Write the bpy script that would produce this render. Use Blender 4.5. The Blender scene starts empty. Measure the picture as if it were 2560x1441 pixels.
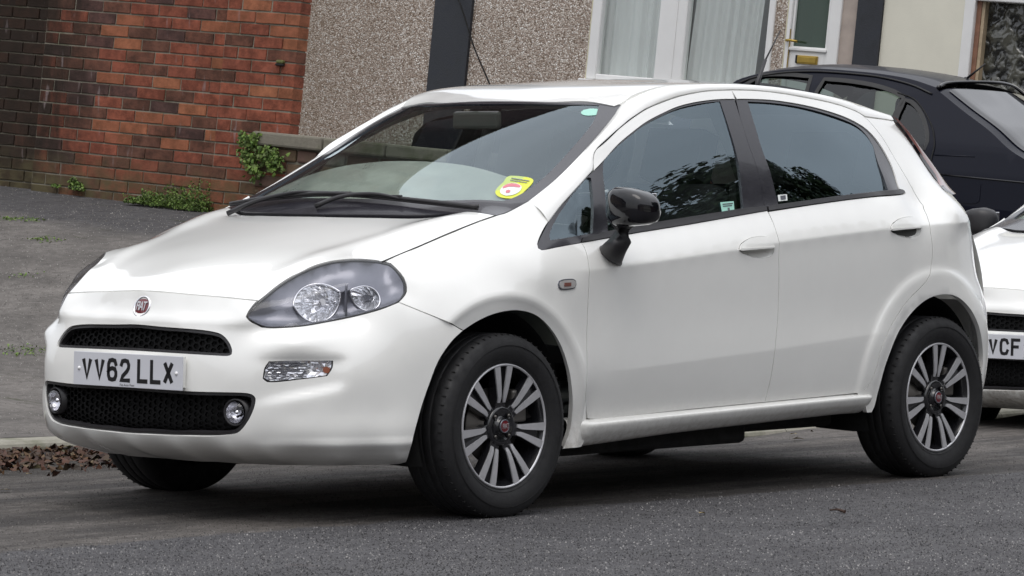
import bpy, bmesh, math, random
import numpy as np
from mathutils import Vector, Matrix
from mathutils.geometry import delaunay_2d_cdt
random.seed(7); RNG = np.random.default_rng(7)
SC = bpy.context.scene
COL = SC.collection
# ------------------------------------------------------------------ camera
CAM = [-9.4861302, -9.1557257, 1.1325363, 0.7177878, -0.0292223, 0.0086186, 9527.913597]
IW, IH = 2560.0, 1441.0
def basis(yaw, pitch, roll):
    f = np.array([math.cos(pitch)*math.cos(yaw), math.cos(pitch)*math.sin(yaw), math.sin(pitch)])
    r = np.array([math.sin(yaw), -math.cos(yaw), 0.0]); u = np.cross(r, f)
    return f, math.cos(roll)*r+math.sin(roll)*u, -math.sin(roll)*r+math.cos(roll)*u
CP = np.array(CAM[:3]); CF, CR, CU = basis(*CAM[3:6]); FOC = CAM[6]
cam_data = bpy.data.cameras.new('camera'); cam = bpy.data.objects.new('camera', cam_data); COL.objects.link(cam)
cam_data.sensor_fit = 'HORIZONTAL'; cam_data.sensor_width = 36.0
cam_data.lens = 36.0*FOC/IW; cam_data.clip_start = 0.5; cam_data.clip_end = 2000
cam.matrix_world = Matrix(((CR[0], CU[0], -CF[0], CP[0]), (CR[1], CU[1], -CF[1], CP[1]), (CR[2], CU[2], -CF[2], CP[2]), (0, 0, 0, 1)))
SC.camera = cam
# ------------------------------------------------------------------ light: overcast day
world = bpy.data.worlds.new('World'); SC.world = world; world.use_nodes = True
wn = world.node_tree; wn.nodes.clear()
w_out = wn.nodes.new('ShaderNodeOutputWorld'); w_bg = wn.nodes.new('ShaderNodeBackground')
w_sky = wn.nodes.new('ShaderNodeTexSky'); w_sky.sky_type = 'NISHITA'; w_sky.sun_disc = False
CLOUD = 15.5   # overhead cloud radiance before the world strength
SUN_EL, SUN_AZ = math.radians(62), math.radians(215)   # azimuth of the direction TO the sun, from +x towards +y
w_sky.sun_elevation = SUN_EL; w_sky.sun_rotation = math.radians(90)-SUN_AZ
w_sky.air_density = 1.0; w_sky.dust_density = 4.0; w_sky.ozone_density = 1.0
# an even cloud layer (brighter overhead, as overcast skies are) covers the clear sky
w_tc = wn.nodes.new('ShaderNodeTexCoord'); w_sep = wn.nodes.new('ShaderNodeSeparateXYZ'); wn.links.new(w_tc.outputs['Generated'], w_sep.inputs[0])
w_mr = wn.nodes.new('ShaderNodeMapRange'); w_mr.inputs['From Min'].default_value = 0; w_mr.inputs['From Max'].default_value = 1; w_mr.inputs['To Min'].default_value = CLOUD/3; w_mr.inputs['To Max'].default_value = CLOUD
wn.links.new(w_sep.outputs[2], w_mr.inputs['Value'])
w_nz = wn.nodes.new('ShaderNodeTexNoise'); w_nz.inputs['Scale'].default_value = 3.0; w_nz.inputs['Detail'].default_value = 6; w_mp = wn.nodes.new('ShaderNodeMapping'); w_mp.inputs['Scale'].default_value = (1, 1, 3.5)
wn.links.new(w_tc.outputs['Generated'], w_mp.inputs['Vector']); wn.links.new(w_mp.outputs[0], w_nz.inputs['Vector'])
w_m2 = wn.nodes.new('ShaderNodeMapRange'); w_m2.inputs['From Min'].default_value = .3; w_m2.inputs['From Max'].default_value = .7; w_m2.inputs['To Min'].default_value = .88; w_m2.inputs['To Max'].default_value = 1.1; wn.links.new(w_nz.outputs['Fac'], w_m2.inputs['Value'])
w_mu = wn.nodes.new('ShaderNodeMath'); w_mu.operation = 'MULTIPLY'; wn.links.new(w_mr.outputs[0], w_mu.inputs[0]); wn.links.new(w_m2.outputs[0], w_mu.inputs[1])
w_cl = wn.nodes.new('ShaderNodeMixRGB'); w_cl.blend_type = 'MULTIPLY'; w_cl.inputs[0].default_value = 1; w_cl.inputs[2].default_value = (.975, .99, 1.03, 1); wn.links.new(w_mu.outputs[0], w_cl.inputs[1])
w_mix = wn.nodes.new('ShaderNodeMixRGB'); w_mix.inputs[0].default_value = .80; wn.links.new(w_sky.outputs[0], w_mix.inputs[1]); wn.links.new(w_cl.outputs[0], w_mix.inputs[2]); wn.links.new(w_mix.outputs[0], w_bg.inputs[0])
w_bg.inputs[1].default_value = 0.10
wn.links.new(w_bg.outputs[0], w_out.inputs[0])
sun_d = bpy.data.lights.new('sun', 'SUN'); sun = bpy.data.objects.new('sun', sun_d); COL.objects.link(sun)
sun_d.energy = 0.5; sun_d.angle = math.radians(34); sun_d.color = (1.0, 0.97, 0.93)
sv = Vector((math.cos(SUN_EL)*math.cos(SUN_AZ), math.cos(SUN_EL)*math.sin(SUN_AZ), math.sin(SUN_EL)))
sun.rotation_euler = sv.to_track_quat('Z', 'Y').to_euler(); sun.location = (0, 0, 30)
SC.view_settings.view_transform = 'Standard'; SC.view_settings.look = 'None'
SC.view_settings.exposure = 0.42; SC.view_settings.gamma = 1.0; SC.view_settings.use_curve_mapping = False
SC.cycles.max_bounces = 10; SC.cycles.transparent_max_bounces = 16

# ------------------------------------------------------------------ pixel -> ray helpers
def ray(u, v):
    u = np.asarray(u, float); v = np.asarray(v, float)
    return CF + ((u-IW/2)/FOC)[..., None]*CR - ((v-IH/2)/FOC)[..., None]*CU
def at_y(u, v, y): d = ray(u, v); return CP + d*((y-CP[1])/d[..., 1])[..., None]
def at_x(u, v, x): d = ray(u, v); return CP + d*((x-CP[0])/d[..., 0])[..., None]
def at_z(u, v, z): d = ray(u, v); return CP + d*((z-CP[2])/d[..., 2])[..., None]

# ------------------------------------------------------------------ object helpers
def link(o, parent=None):
    COL.objects.link(o)
    if parent is not None: o.parent = parent
    return o
def tag(o, label=None, cat=None, group=None, kind=None):
    if label: o['label'] = label
    if cat: o['category'] = cat
    if group: o['group'] = group
    if kind: o['kind'] = kind
    return o
def thing(name, label, cat, group=None, loc=(0, 0, 0)):
    o = bpy.data.objects.new(name, None); o.location = loc; o.empty_display_size = .2
    link(o); tag(o, label, cat, group); return o
def mesh_obj(name, verts, faces, mat, parent=None, smooth=False, normals=None, mats=None, fmat=None):
    me = bpy.data.meshes.new(name)
    me.from_pydata([tuple(map(float, v)) for v in verts], [], [tuple(int(i) for i in f) for f in faces])
    if mats:
        for m in mats: me.materials.append(m)
        if fmat is not None: me.polygons.foreach_set('material_index', np.asarray(fmat, np.int32))
    else: me.materials.append(mat)
    me.update()
    if smooth or normals is not None: me.polygons.foreach_set('use_smooth', np.ones(len(me.polygons), bool))
    if normals is not None: me.normals_split_custom_set_from_vertices([tuple(map(float, n)) for n in normals])
    o = bpy.data.objects.new(name, me); link(o, parent)
    if parent is not None and parent.location.length > 0:
        pass
    return o
class MB:
    """collects simple solids into one mesh"""
    def __init__(s): s.v = []; s.f = []; s.sm = []
    def add(s, v, f):
        n = len(s.v); s.v += [tuple(map(float, p)) for p in v]; s.f += [tuple(i+n for i in q) for q in f]; return s
    def box(s, c, size, R=None):
        c = np.array(c, float); h = np.array(size, float)/2
        P = np.array([[x, y, z] for x in (-1, 1) for y in (-1, 1) for z in (-1, 1)], float)*h
        if R is not None: P = P@np.array(R).T
        return s.add(P+c, [(0, 1, 3, 2), (4, 6, 7, 5), (0, 4, 5, 1), (2, 3, 7, 6), (0, 2, 6, 4), (1, 5, 7, 3)])
    def tube(s, pts, r, n=8, cap=True):
        pts = np.array(pts, float); m = len(pts); rr = np.full(m, r) if np.isscalar(r) else np.array(r)
        V = []; prev = None
        for i in range(m):
            t = pts[min(i+1, m-1)]-pts[max(i-1, 0)]; t /= np.linalg.norm(t)+1e-12
            a = np.cross(t, [0, 0, 1.0]) if prev is None else np.cross(np.cross(t, prev), t)*1.0
            if prev is None and np.linalg.norm(a) < 1e-3: a = np.cross(t, [1.0, 0, 0])
            a /= np.linalg.norm(a)+1e-12; prev = a; b = np.cross(t, a)
            for k in range(n):
                th = 2*math.pi*k/n; V.append(pts[i]+rr[i]*(math.cos(th)*a+math.sin(th)*b))
        F = [(i*n+k, i*n+(k+1) % n, (i+1)*n+(k+1) % n, (i+1)*n+k) for i in range(m-1) for k in range(n)]
        if cap: F += [tuple(range(n))[::-1], tuple((m-1)*n+k for k in range(n))]
        return s.add(V, F)
    def build(s, name, mat, parent=None, smooth=False, bevel=0, seg=2):
        o = mesh_obj(name, s.v, s.f, mat, parent, smooth=smooth)
        if bevel:
            b = o.modifiers.new('bevel', 'BEVEL'); b.width = bevel; b.segments = seg; b.limit_method = 'ANGLE'
        return o
def catmull(P, n, closed=False):
    P = np.asarray(P, float); m = len(P)
    out = []
    seg = m if closed else m-1
    for i in range(seg):
        p0 = P[(i-1) % m] if (closed or i > 0) else 2*P[0]-P[1]
        p1 = P[i]; p2 = P[(i+1) % m]
        p3 = P[(i+2) % m] if (closed or i+2 < m) else 2*P[-1]-P[-2]
        for k in range(n):
            t = k/n
            out.append(.5*((2*p1)+(-p0+p2)*t+(2*p0-5*p1+4*p2-p3)*t*t+(-p0+3*p1-3*p2+p3)*t**3))
    if not closed: out.append(P[-1])
    return np.array(out)
def resample(P, n):
    P = np.asarray(P, float); d = np.r_[0, np.cumsum(np.linalg.norm(np.diff(P, axis=0), axis=1))]
    t = np.linspace(0, d[-1], n)
    return np.stack([np.interp(t, d, P[:, k]) for k in range(P.shape[1])], -1)
def curve(P, n): return resample(catmull(P, 12), n)

# ------------------------------------------------------------------ thin-plate charts
class TPS:
    def __init__(s, X, y, lam=1e-5):
        X = np.asarray(X, float); y = np.asarray(y, float); n = len(X); s.X = X
        K = s.phi(np.linalg.norm(X[:, None]-X[None], axis=-1))+lam*np.eye(n)
        Pm = np.c_[np.ones(n), X]; A = np.zeros((n+3, n+3)); A[:n, :n] = K; A[:n, n:] = Pm; A[n:, :n] = Pm.T
        sol = np.linalg.solve(A, np.r_[y, 0, 0, 0]); s.w = sol[:n]; s.c = sol[n:]
    @staticmethod
    def phi(r): return np.where(r > 1e-9, r*r*np.log(np.maximum(r, 1e-9)), 0.0)
    def __call__(s, a, b):
        a = np.asarray(a, float); b = np.asarray(b, float); sh = a.shape
        Q = np.stack([a.ravel(), b.ravel()], -1); out = np.empty(len(Q))
        for i in range(0, len(Q), 4000):
            q = Q[i:i+4000]; r = np.linalg.norm(q[:, None]-s.X[None], axis=-1)
            out[i:i+4000] = s.phi(r)@s.w+s.c[0]+q@s.c[1:]
        return out.reshape(sh)
class Chart:
    """surface patch of the car body: P(a, b) -> point; outside(P) < 0 in free air"""
    def normal(s, a, b, e=2e-3):
        A = s.P(a+e, b)-s.P(a-e, b); B = s.P(a, b+e)-s.P(a, b-e)
        n = np.cross(A, B)*s.sgn; return n/np.linalg.norm(n, axis=-1, keepdims=True)
    def hit(s, u, v):
        d = ray(u, v); t = np.linspace(10.5, 18.0, 380)
        P = CP+d*t[:, None]; f = s.out(P)
        k = np.where((f[:-1] < 0) & (f[1:] >= 0))[0]
        if len(k) == 0: i = int(np.argmax(f)); return s.ab(P[i][None])[0]
        lo, hi = t[k[0]], t[k[0]+1]
        for _ in range(3):
            tt = np.linspace(lo, hi, 12); f = s.out(CP+d*tt[:, None]); j = int(np.argmax(f >= 0)); j = max(j, 1); lo, hi = tt[j-1], tt[j]
        return s.ab((CP+d*(.5*(lo+hi)))[None])[0]
    def hits(s, pts): return np.array([s.hit(u, v) for u, v in pts])
class SideChart(Chart):
    sgn = 1.0
    def __init__(s, f): s.f = f
    def P(s, a, b): return np.stack([a, -s.f(a, b), b], -1)
    def out(s, P): return P[:, 1]+s.f(P[:, 0], P[:, 2])
    def ab(s, P): return P[:, [0, 2]]
class TopChart(Chart):
    sgn = 1.0
    def __init__(s, f): s.f = f
    def P(s, a, b): return np.stack([a, b, s.f(a, b)], -1)
    def out(s, P): return s.f(P[:, 0], P[:, 1])-P[:, 2]
    def ab(s, P): return P[:, :2]
CX0, CK = 0.30, 0.95
class CylChart(Chart):
    sgn = 1.0
    def __init__(s, f): s.f = f
    def P(s, a, b):
        r = s.f(a, b); th = a/CK
        return np.stack([CX0-r*np.cos(th), -r*np.sin(th), b], -1)
    def out(s, P):
        q = s.ab(P); return s.f(q[:, 0], q[:, 1])-np.hypot(P[:, 0]-CX0, P[:, 1])
    def ab(s, P): return np.stack([np.arctan2(-P[:, 1], CX0-P[:, 0])*CK, P[:, 2]], -1)

class PolyChart(Chart):
    """a low-order, optically clean version of a chart, for glass"""
    def __init__(s, ch, L, deg=3):
        s.ch = ch; s.sgn = ch.sgn; s.side = isinstance(ch, SideChart)
        V, T = fill(smooth_loop(L, .05), [], .05); P = ch.P(V[:, 0], V[:, 1]); s.m = V.mean(0)
        s.e = [(i, j) for i in range(deg+1) for j in range(deg+1-i)]
        s.k = np.linalg.lstsq(s.A(V[:, 0], V[:, 1]), -P[:, 1] if s.side else P[:, 2], rcond=None)[0]
    def A(s, a, b): a = a-s.m[0]; b = b-s.m[1]; return np.stack([a**i*b**j for i, j in s.e], -1)
    def P(s, a, b):
        f = s.A(a, b)@s.k; return np.stack([a, -f, b], -1) if s.side else np.stack([a, b, f], -1)

def in_poly(Q, poly):
    x, y = Q[:, 0], Q[:, 1]; c = np.zeros(len(Q), bool); n = len(poly); j = n-1
    for i in range(n):
        xi, yi = poly[i]; xj, yj = poly[j]
        if yi != yj:
            k = ((yi > y) != (yj > y)) & (x < (xj-xi)*(y-yi)/(yj-yi)+xi); c ^= k
        j = i
    return c
def smooth_loop(P, step, ang=38):
    """closed loop, Catmull-Rom between corners sharper than ang degrees"""
    P = np.asarray(P, float); n = len(P)
    d0 = P-np.roll(P, 1, 0); d1 = np.roll(P, -1, 0)-P
    a = np.degrees(np.abs((np.arctan2(d1[:, 1], d1[:, 0])-np.arctan2(d0[:, 1], d0[:, 0])+math.pi) % (2*math.pi)-math.pi))
    cor = [i for i in range(n) if a[i] > ang]
    if not cor: L = catmull(P, 10, True); L = np.r_[L, L[:1]]; m = max(8, int(np.linalg.norm(np.diff(L, axis=0), axis=1).sum()/step)); return resample(L, m)[:-1]
    out = []
    for k, i in enumerate(cor):
        j = cor[(k+1) % len(cor)]; j = j if j > i else j+n
        run = P[[q % n for q in range(i, j+1)]]
        L = catmull(run, 8) if len(run) > 2 else run
        m = max(2, int(round(np.linalg.norm(np.diff(L, axis=0), axis=1).sum()/step))+1)
        out.append(resample(L, m)[:-1])
    return np.concatenate(out)
def offset_loop(P, d):
    """positive d shrinks"""
    A = .5*np.sum(P[:, 0]*np.roll(P[:, 1], -1)-np.roll(P[:, 0], -1)*P[:, 1])
    t = np.roll(P, -1, 0)-np.roll(P, 1, 0); t /= np.linalg.norm(t, axis=1, keepdims=True)+1e-12
    n = np.stack([-t[:, 1], t[:, 0]], -1)*np.sign(A)
    return P+n*d
def fill(outer, holes, step, creases=()):
    loops = [outer]+list(holes)
    lo, hi = outer.min(0), outer.max(0)
    gx, gy = np.meshgrid(np.arange(lo[0]+step/2, hi[0], step), np.arange(lo[1]+step/2, hi[1], step))
    gx[::2] += step*.25; G = np.stack([gx.ravel(), gy.ravel()], -1)
    keep = in_poly(G, outer)
    for h in holes: keep &= ~in_poly(G, h)
    G = G[keep]; B = np.concatenate(loops)
    if len(G):
        dmin = np.full(len(G), 9.0)
        for i in range(0, len(B), 400): dmin = np.minimum(dmin, np.linalg.norm(G[:, None]-B[None, i:i+400], axis=-1).min(1))
        G = G[dmin > step*.45]
    CL = []
    for c in creases:
        c = resample(c, max(4, int(np.linalg.norm(np.diff(c, axis=0), axis=1).sum()/(step*.6))))
        k = in_poly(c, outer)
        for h in holes: k &= ~in_poly(c, h)
        k &= np.array([np.linalg.norm(B-q, axis=1).min() > .004 for q in c])
        run = []
        for q, kk in zip(c, k):
            if kk: run.append(q)
            else:
                if len(run) > 1: CL.append(np.array(run))
                run = []
        if len(run) > 1: CL.append(np.array(run))
    if CL and len(G):
        cc = np.concatenate(CL); d2 = np.array([np.linalg.norm(cc-g, axis=1).min() for g in G]); G = G[d2 > step*.35]
    V = np.concatenate([B, G]); E = []; n = 0
    for L in loops:
        m = len(L); E += [(n+i, n+(i+1) % m) for i in range(m)]; n += m
    for c in CL:
        n = len(V); V = np.concatenate([V, c]); E += [(n+i, n+i+1) for i in range(len(c)-1)]
    r = delaunay_2d_cdt([Vector((float(p[0]), float(p[1]))) for p in V], E, [], 0, 1e-6)
    V2 = np.array([[p[0], p[1]] for p in r[0]]); T = np.array([f for f in r[2] if len(f) == 3], int)
    C = V2[T].mean(1); k = in_poly(C, outer)
    for h in holes: k &= ~in_poly(C, h)
    T = T[k]
    e1 = V2[T[:, 1]]-V2[T[:, 0]]; e2 = V2[T[:, 2]]-V2[T[:, 0]]
    ar = e1[:, 0]*e2[:, 1]-e1[:, 1]*e2[:, 0]; T = T[np.abs(ar) > 1e-10]; ar = ar[np.abs(ar) > 1e-10]
    T[ar < 0] = T[ar < 0][:, ::-1]
    return V2, T
def panel(name, chart, outline, mat, parent, holes=(), gap=.0016, rim=.02, step=.022, off=0.0, bstep=None, both=False,
          lining=None, rimmat=None, smooth=True, ang=38, hgap=0.0, thick_out=False, ang_h=38, creases=()):
    """trimmed sheet of a chart with turned-in edges; outline/holes in chart coordinates"""
    bs = bstep or step*.6
    O = smooth_loop(outline, bs, ang) if smooth else np.asarray(outline, float)
    O = offset_loop(O, gap)
    H = [offset_loop(smooth_loop(h, bs, ang_h) if smooth else np.asarray(h, float), -hgap) for h in holes]
    V2, T = fill(O, H, step, creases)
    P = chart.P(V2[:, 0], V2[:, 1]); N = chart.normal(V2[:, 0], V2[:, 1])
    P = P+N*off
    # make sure triangles face outward
    fn = np.cross(P[T[:, 1]]-P[T[:, 0]], P[T[:, 2]]-P[T[:, 0]])
    flip = np.sum(fn*N[T[:, 0]], 1) < 0; T[flip] = T[flip][:, ::-1]
    V = [P]; NN = [N]; F = [tuple(t) for t in T]; base = len(P)
    if rim:
        for L in [O]+H:
            p = chart.P(L[:, 0], L[:, 1]); n = chart.normal(L[:, 0], L[:, 1]); p = p+n*off; m = len(L)
            tan = np.roll(p, -1, 0)-np.roll(p, 1, 0); side = np.cross(tan, n); side /= np.linalg.norm(side, axis=1, keepdims=True)+1e-12
            q = p-n*rim
            c = chart.P(*(L.mean(0)[:, None]))[0]
            out = np.sum(side*(p-c), 1).mean()
            if (out < 0) != (L is not O): side = -side
            V += [p, q]; NN += [.6*side+.8*n if False else side, side]
            for i in range(m):
                j = (i+1) % m; f = (base+i, base+j, base+m+j, base+m+i)
                a = p[j]-p[i]; b = q[i]-p[i]
                if np.dot(np.cross(a, b), side[i]) > 0: f = f
                else: f = f[::-1]
                F.append(f)
            base += 2*m
    V = np.concatenate(V); NN = np.concatenate(NN)
    o = mesh_obj(name, V, F, mat, parent, normals=NN)
    res = [o]
    if both:
        V3 = V*[1, -1, 1]; N3 = NN*[1, -1, 1]
        res.append(mesh_obj(name, V3, [f[::-1] for f in F], mat, parent, normals=N3))
    if lining is not None:
        Pl = P-N*.014; Fl = [tuple(t)[::-1] for t in T]
        lo = mesh_obj('lining', Pl, Fl, lining, o, normals=-N)
        if both: mesh_obj('lining', Pl*[1, -1, 1], [f[::-1] for f in Fl], lining, res[1], normals=-N*[1, -1, 1])
    return res
def sym(half):
    """half outline in (a, b) with b = across (near side negative, from centre line to centre line) -> closed loop"""
    h = np.asarray(half, float); m = h[::-1]*[1, -1]
    if abs(h[0, 1]) < 1e-6: m = m[:-1]
    if abs(h[-1, 1]) < 1e-6: m = m[1:]
    return np.r_[h, m]
def loft(name, rails, mat, parent, nu=60, nv=10, both=False, smooth=True, flip=False, close=False):
    R = [curve(r, nu) if len(r) > 2 else resample(r, nu) for r in rails]; R = np.array(R)
    if nv and len(R) > 2: G = np.stack([catmull(R[:, i], nv) for i in range(nu)], 1)
    elif len(R) == 2: t = np.linspace(0, 1, max(nv, 2))[:, None, None]; G = R[0]*(1-t)+R[1]*t
    else: G = R
    m, n = G.shape[:2]; V = G.reshape(-1, 3)
    F = [(i*n+j, i*n+j+1, (i+1)*n+j+1, (i+1)*n+j) for i in range(m-1) for j in range(n-1)]
    if flip: F = [f[::-1] for f in F]
    o = mesh_obj(name, V, F, mat, parent, smooth=smooth); res = [o]
    if both: res.append(mesh_obj(name, V*[1, -1, 1], [f[::-1] for f in F], mat, parent, smooth=smooth))
    return res
# ------------------------------------------------------------------ materials
def new_mat(name):
    m = bpy.data.materials.new(name); m.use_nodes = True
    nt = m.node_tree; nt.nodes.clear(); out = nt.nodes.new('ShaderNodeOutputMaterial'); return m, nt, out
def bsdf(nt, col=(.5, .5, .5), rough=.5, metal=0, coat=0, spec=.5):
    b = nt.nodes.new('ShaderNodeBsdfPrincipled'); b.inputs['Base Color'].default_value = (*col, 1)
    b.inputs['Roughness'].default_value = rough; b.inputs['Metallic'].default_value = metal
    b.inputs['Coat Weight'].default_value = coat; b.inputs['Coat Roughness'].default_value = .03
    b.inputs['Specular IOR Level'].default_value = spec; return b
def nd(nt, typ, **kw):
    n = nt.nodes.new(typ)
    for k, v in kw.items():
        if k in ('operation', 'blend_type', 'data_type', 'noise_dimensions', 'feature', 'interpolation', 'distribution'): setattr(n, k, v)
        else: n.inputs[k.replace('_', ' ')].default_value = v
    return n
def noise(nt, vec, scale, detail=4, rough=.55):
    n = nd(nt, 'ShaderNodeTexNoise', Scale=scale, Detail=detail, Roughness=rough); nt.links.new(vec, n.inputs['Vector']); return n.outputs['Fac']
def ramp(nt, fac, stops):
    r = nt.nodes.new('ShaderNodeValToRGB'); nt.links.new(fac, r.inputs[0]); e = r.color_ramp.elements
    while len(e) < len(stops): e.new(.5)
    for q, (p, c) in zip(e, stops):
        q.position = p; q.color = (c, c, c, 1) if np.isscalar(c) else (*c, 1)
    return r.outputs[0]
def mix(nt, fac, a, b, mode='MIX'):
    m = nt.nodes.new('ShaderNodeMixRGB'); m.blend_type = mode
    for i, x in enumerate((fac, a, b)):
        s = m.inputs[i]
        if hasattr(x, 'links'): nt.links.new(x, s)
        elif np.isscalar(x): s.default_value = x if i == 0 else (x, x, x, 1)
        else: s.default_value = (*x, 1)
    return m.outputs[0]
def math_(nt, op, a, b=0.0, clamp=False):
    m = nt.nodes.new('ShaderNodeMath'); m.operation = op; m.use_clamp = clamp
    for s, x in ((m.inputs[0], a), (m.inputs[1], b)):
        if hasattr(x, 'links'): nt.links.new(x, s)
        else: s.default_value = x
    return m.outputs[0]
def bump(nt, h, strength, dist=.01):
    b = nd(nt, 'ShaderNodeBump', Strength=strength, Distance=dist); nt.links.new(h, b.inputs['Height']); return b.outputs[0]
def objco(nt): return nt.nodes.new('ShaderNodeTexCoord').outputs['Object']
def worldco(nt): return nt.nodes.new('ShaderNodeNewGeometry').outputs['Position']
def simple(name, col, rough=.5, metal=0, coat=0, var=.12, vs=18, bmp=.0, bs=120, spec=.5):
    m, nt, out = new_mat(name); b = bsdf(nt, col, rough, metal, coat, spec); co = worldco(nt)
    n = noise(nt, co, vs, 5)
    c = mix(nt, 1.0, tuple(col), ramp(nt, n, [(.25, 1-var), (.75, 1+var)]), 'MULTIPLY')
    nt.links.new(c, b.inputs['Base Color'])
    r = ramp(nt, n, [(.3, max(rough*(1-var), .02)), (.7, min(rough*(1+var), 1))]); nt.links.new(r, b.inputs['Roughness'])
    if bmp: nt.links.new(bump(nt, noise(nt, co, bs, 3), bmp, .004), b.inputs['Normal'])
    nt.links.new(b.outputs[0], out.inputs[0]); return m
def paint(name, col, rough=.35, dirt=True, coat=1.0, spec=.5):
    m, nt, out = new_mat(name); b = bsdf(nt, col, rough, 0, coat, spec); co = worldco(nt)
    sp = nt.nodes.new('ShaderNodeSeparateXYZ'); nt.links.new(co, sp.inputs[0])
    n1 = noise(nt, co, 6, 6, .65); n2 = noise(nt, co, 42, 5, .7)
    c = mix(nt, 1.0, tuple(col), ramp(nt, n1, [(.3, .965), (.7, 1.0)]), 'MULTIPLY')
    if dirt:
        low = math_(nt, 'SUBTRACT', 1.0, math_(nt, 'MULTIPLY', math_(nt, 'SUBTRACT', sp.outputs[2], .19), 5.2), True)
        d = math_(nt, 'MULTIPLY', math_(nt, 'POWER', low, 1.6), ramp(nt, n2, [(.42, .0), (.70, 1.0)]), True)
        side_ = math_(nt, 'ADD', math_(nt, 'MULTIPLY', math_(nt, 'ADD', sp.outputs[0], .1), 2.0, True), .12, True); d = math_(nt, 'MULTIPLY', d, side_); low = math_(nt, 'MULTIPLY', low, side_)
        c = mix(nt, math_(nt, 'MULTIPLY', d, .62), c, (.20, .165, .12))
        d2 = math_(nt, 'MULTIPLY', low, .16); c = mix(nt, d2, c, (.33, .29, .24))
        nt.links.new(math_(nt, 'ADD', math_(nt, 'MULTIPLY', d, .4), rough, True), b.inputs['Roughness'])
    nt.links.new(c, b.inputs['Base Color'])
    nt.links.new(bump(nt, noise(nt, co, 420, 2), .012, .001), b.inputs['Coat Normal'])
    nt.links.new(b.outputs[0], out.inputs[0]); return m
def glass(name, tint=(.75, .80, .78), ior=1.55, rough=.0, refl=(.97, .985, 1), film=0.0, filmcol=(.35, .4, .4)):
    m, nt, out = new_mat(name)
    t = nt.nodes.new('ShaderNodeBsdfTransparent'); t.inputs[0].default_value = (*tint, 1)
    g = nt.nodes.new('ShaderNodeBsdfGlossy'); g.inputs['Roughness'].default_value = rough; g.inputs[0].default_value = (*refl, 1)
    f = nt.nodes.new('ShaderNodeFresnel'); ge = nt.nodes.new('ShaderNodeNewGeometry'); mr = nt.nodes.new('ShaderNodeMapRange')   # a thin pane mirrors alike from both faces
    mr.inputs['To Min'].default_value = ior; mr.inputs['To Max'].default_value = 1/ior; nt.links.new(ge.outputs['Backfacing'], mr.inputs['Value']); nt.links.new(mr.outputs[0], f.inputs[0])
    mx = nt.nodes.new('ShaderNodeMixShader'); nt.links.new(f.outputs[0], mx.inputs[0]); nt.links.new(t.outputs[0], mx.inputs[1]); nt.links.new(g.outputs[0], mx.inputs[2])
    res = mx.outputs[0]
    if film:
        d = nt.nodes.new('ShaderNodeBsdfDiffuse'); d.inputs[0].default_value = (*filmcol, 1)
        m2 = nt.nodes.new('ShaderNodeMixShader'); m2.inputs[0].default_value = film; nt.links.new(res, m2.inputs[1]); nt.links.new(d.outputs[0], m2.inputs[2]); res = m2.outputs[0]
    nt.links.new(res, out.inputs[0]); return m
M_white = paint('white_paint', (.85, .85, .82), .3)
M_glassK = glass('black_car_glass', (.24, .31, .28), 1.5)
M_navy = paint('black_car_paint', (.006, .007, .014), .30, dirt=False, coat=.22, spec=.06)
M_gloss = simple('gloss_black', (.005, .005, .007), .06, 0, .6, spec=.25, var=.03)
M_plastic = simple('dark_trim', (.019, .018, .020), .42, bmp=.1, bs=500)
M_satin = simple('satin_black_trim', (.022, .021, .027), .22, coat=.3)
M_black = simple('black_void', (.006, .006, .006), .8)
M_mesh = simple('grille_black', (.004, .004, .0045), .6, spec=.12)
M_rubber = simple('tyre_rubber', (.009, .009, .010), .72, var=.25, vs=30, bmp=.15, bs=260)
M_seal = simple('rubber_seal', (.012, .012, .012), .5)
M_alloy = simple('machined_alloy', (.58, .58, .60), .42, .55, var=.06, vs=60)
M_wheelblk = simple('wheel_gloss_black', (.012, .012, .014), .18, 0, .6)
M_chrome = simple('chrome', (.80, .80, .82), .08, 1.0, var=.02)
M_fogref = simple('fog_reflector', (.60, .60, .63), .2, 1.0, var=.2, vs=60, bmp=.5, bs=70)
M_reflector = simple('reflector_chrome', (.92, .93, .95), .10, .8, var=.1, vs=60, bmp=.22, bs=26)
M_hlgrey = simple('headlamp_bezel', (.17, .175, .20), .24, .5)
M_steel = simple('brake_disc', (.16, .15, .14), .45, .8)
M_red = simple('badge_red', (.14, .012, .018), .3, coat=.6)
M_amber = simple('amber_bulb', (.26, .075, .03), .3)
M_glassF = glass('windscreen_glass', (.84, .90, .86), 1.85, refl=(.82, .94, 1))
M_glassS = glass('side_glass', (.74, .80, .78), 2.15, refl=(.74, .90, 1))
M_glassR = glass('privacy_glass', (.16, .18, .20), 2.3, refl=(.74, .90, 1))
M_lens = glass('lamp_lens', (.95, .95, .97), 1.42)
M_trim = simple('interior_trim', (.055, .055, .052), .7)
M_dash = simple('dashboard_grey', (.21, .215, .195), .6, bmp=.2, bs=200)
M_roofl = simple('headlining', (.45, .44, .40), .9)
M_seat = simple('seat_fabric', (.022, .022, .025), .9, bmp=.3, bs=300)
M_under = simple('underbody', (.004, .004, .004), .9)
M_plate = simple('plate_white', (.62, .63, .67), .30, var=.04, vs=8)
M_char = simple('plate_black', (.010, .010, .012), .4)
M_bolt = simple('white_cap', (.8, .8, .8), .3)
M_yellow = simple('sticker_yellow', (.62, .66, .05), .45, var=.03)
M_cyan = simple('sticker_pale_green', (.33, .62, .52), .45, var=.03)
M_pink = simple('sticker_pink', (.62, .18, .22), .45)
M_stickw = simple('sticker_white', (.75, .78, .76), .45)
M_orange = simple('lamp_amber_lens', (.38, .09, .05), .25)
M_replens = simple('repeater_lens', (.42, .41, .40), .15, coat=1)
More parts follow.
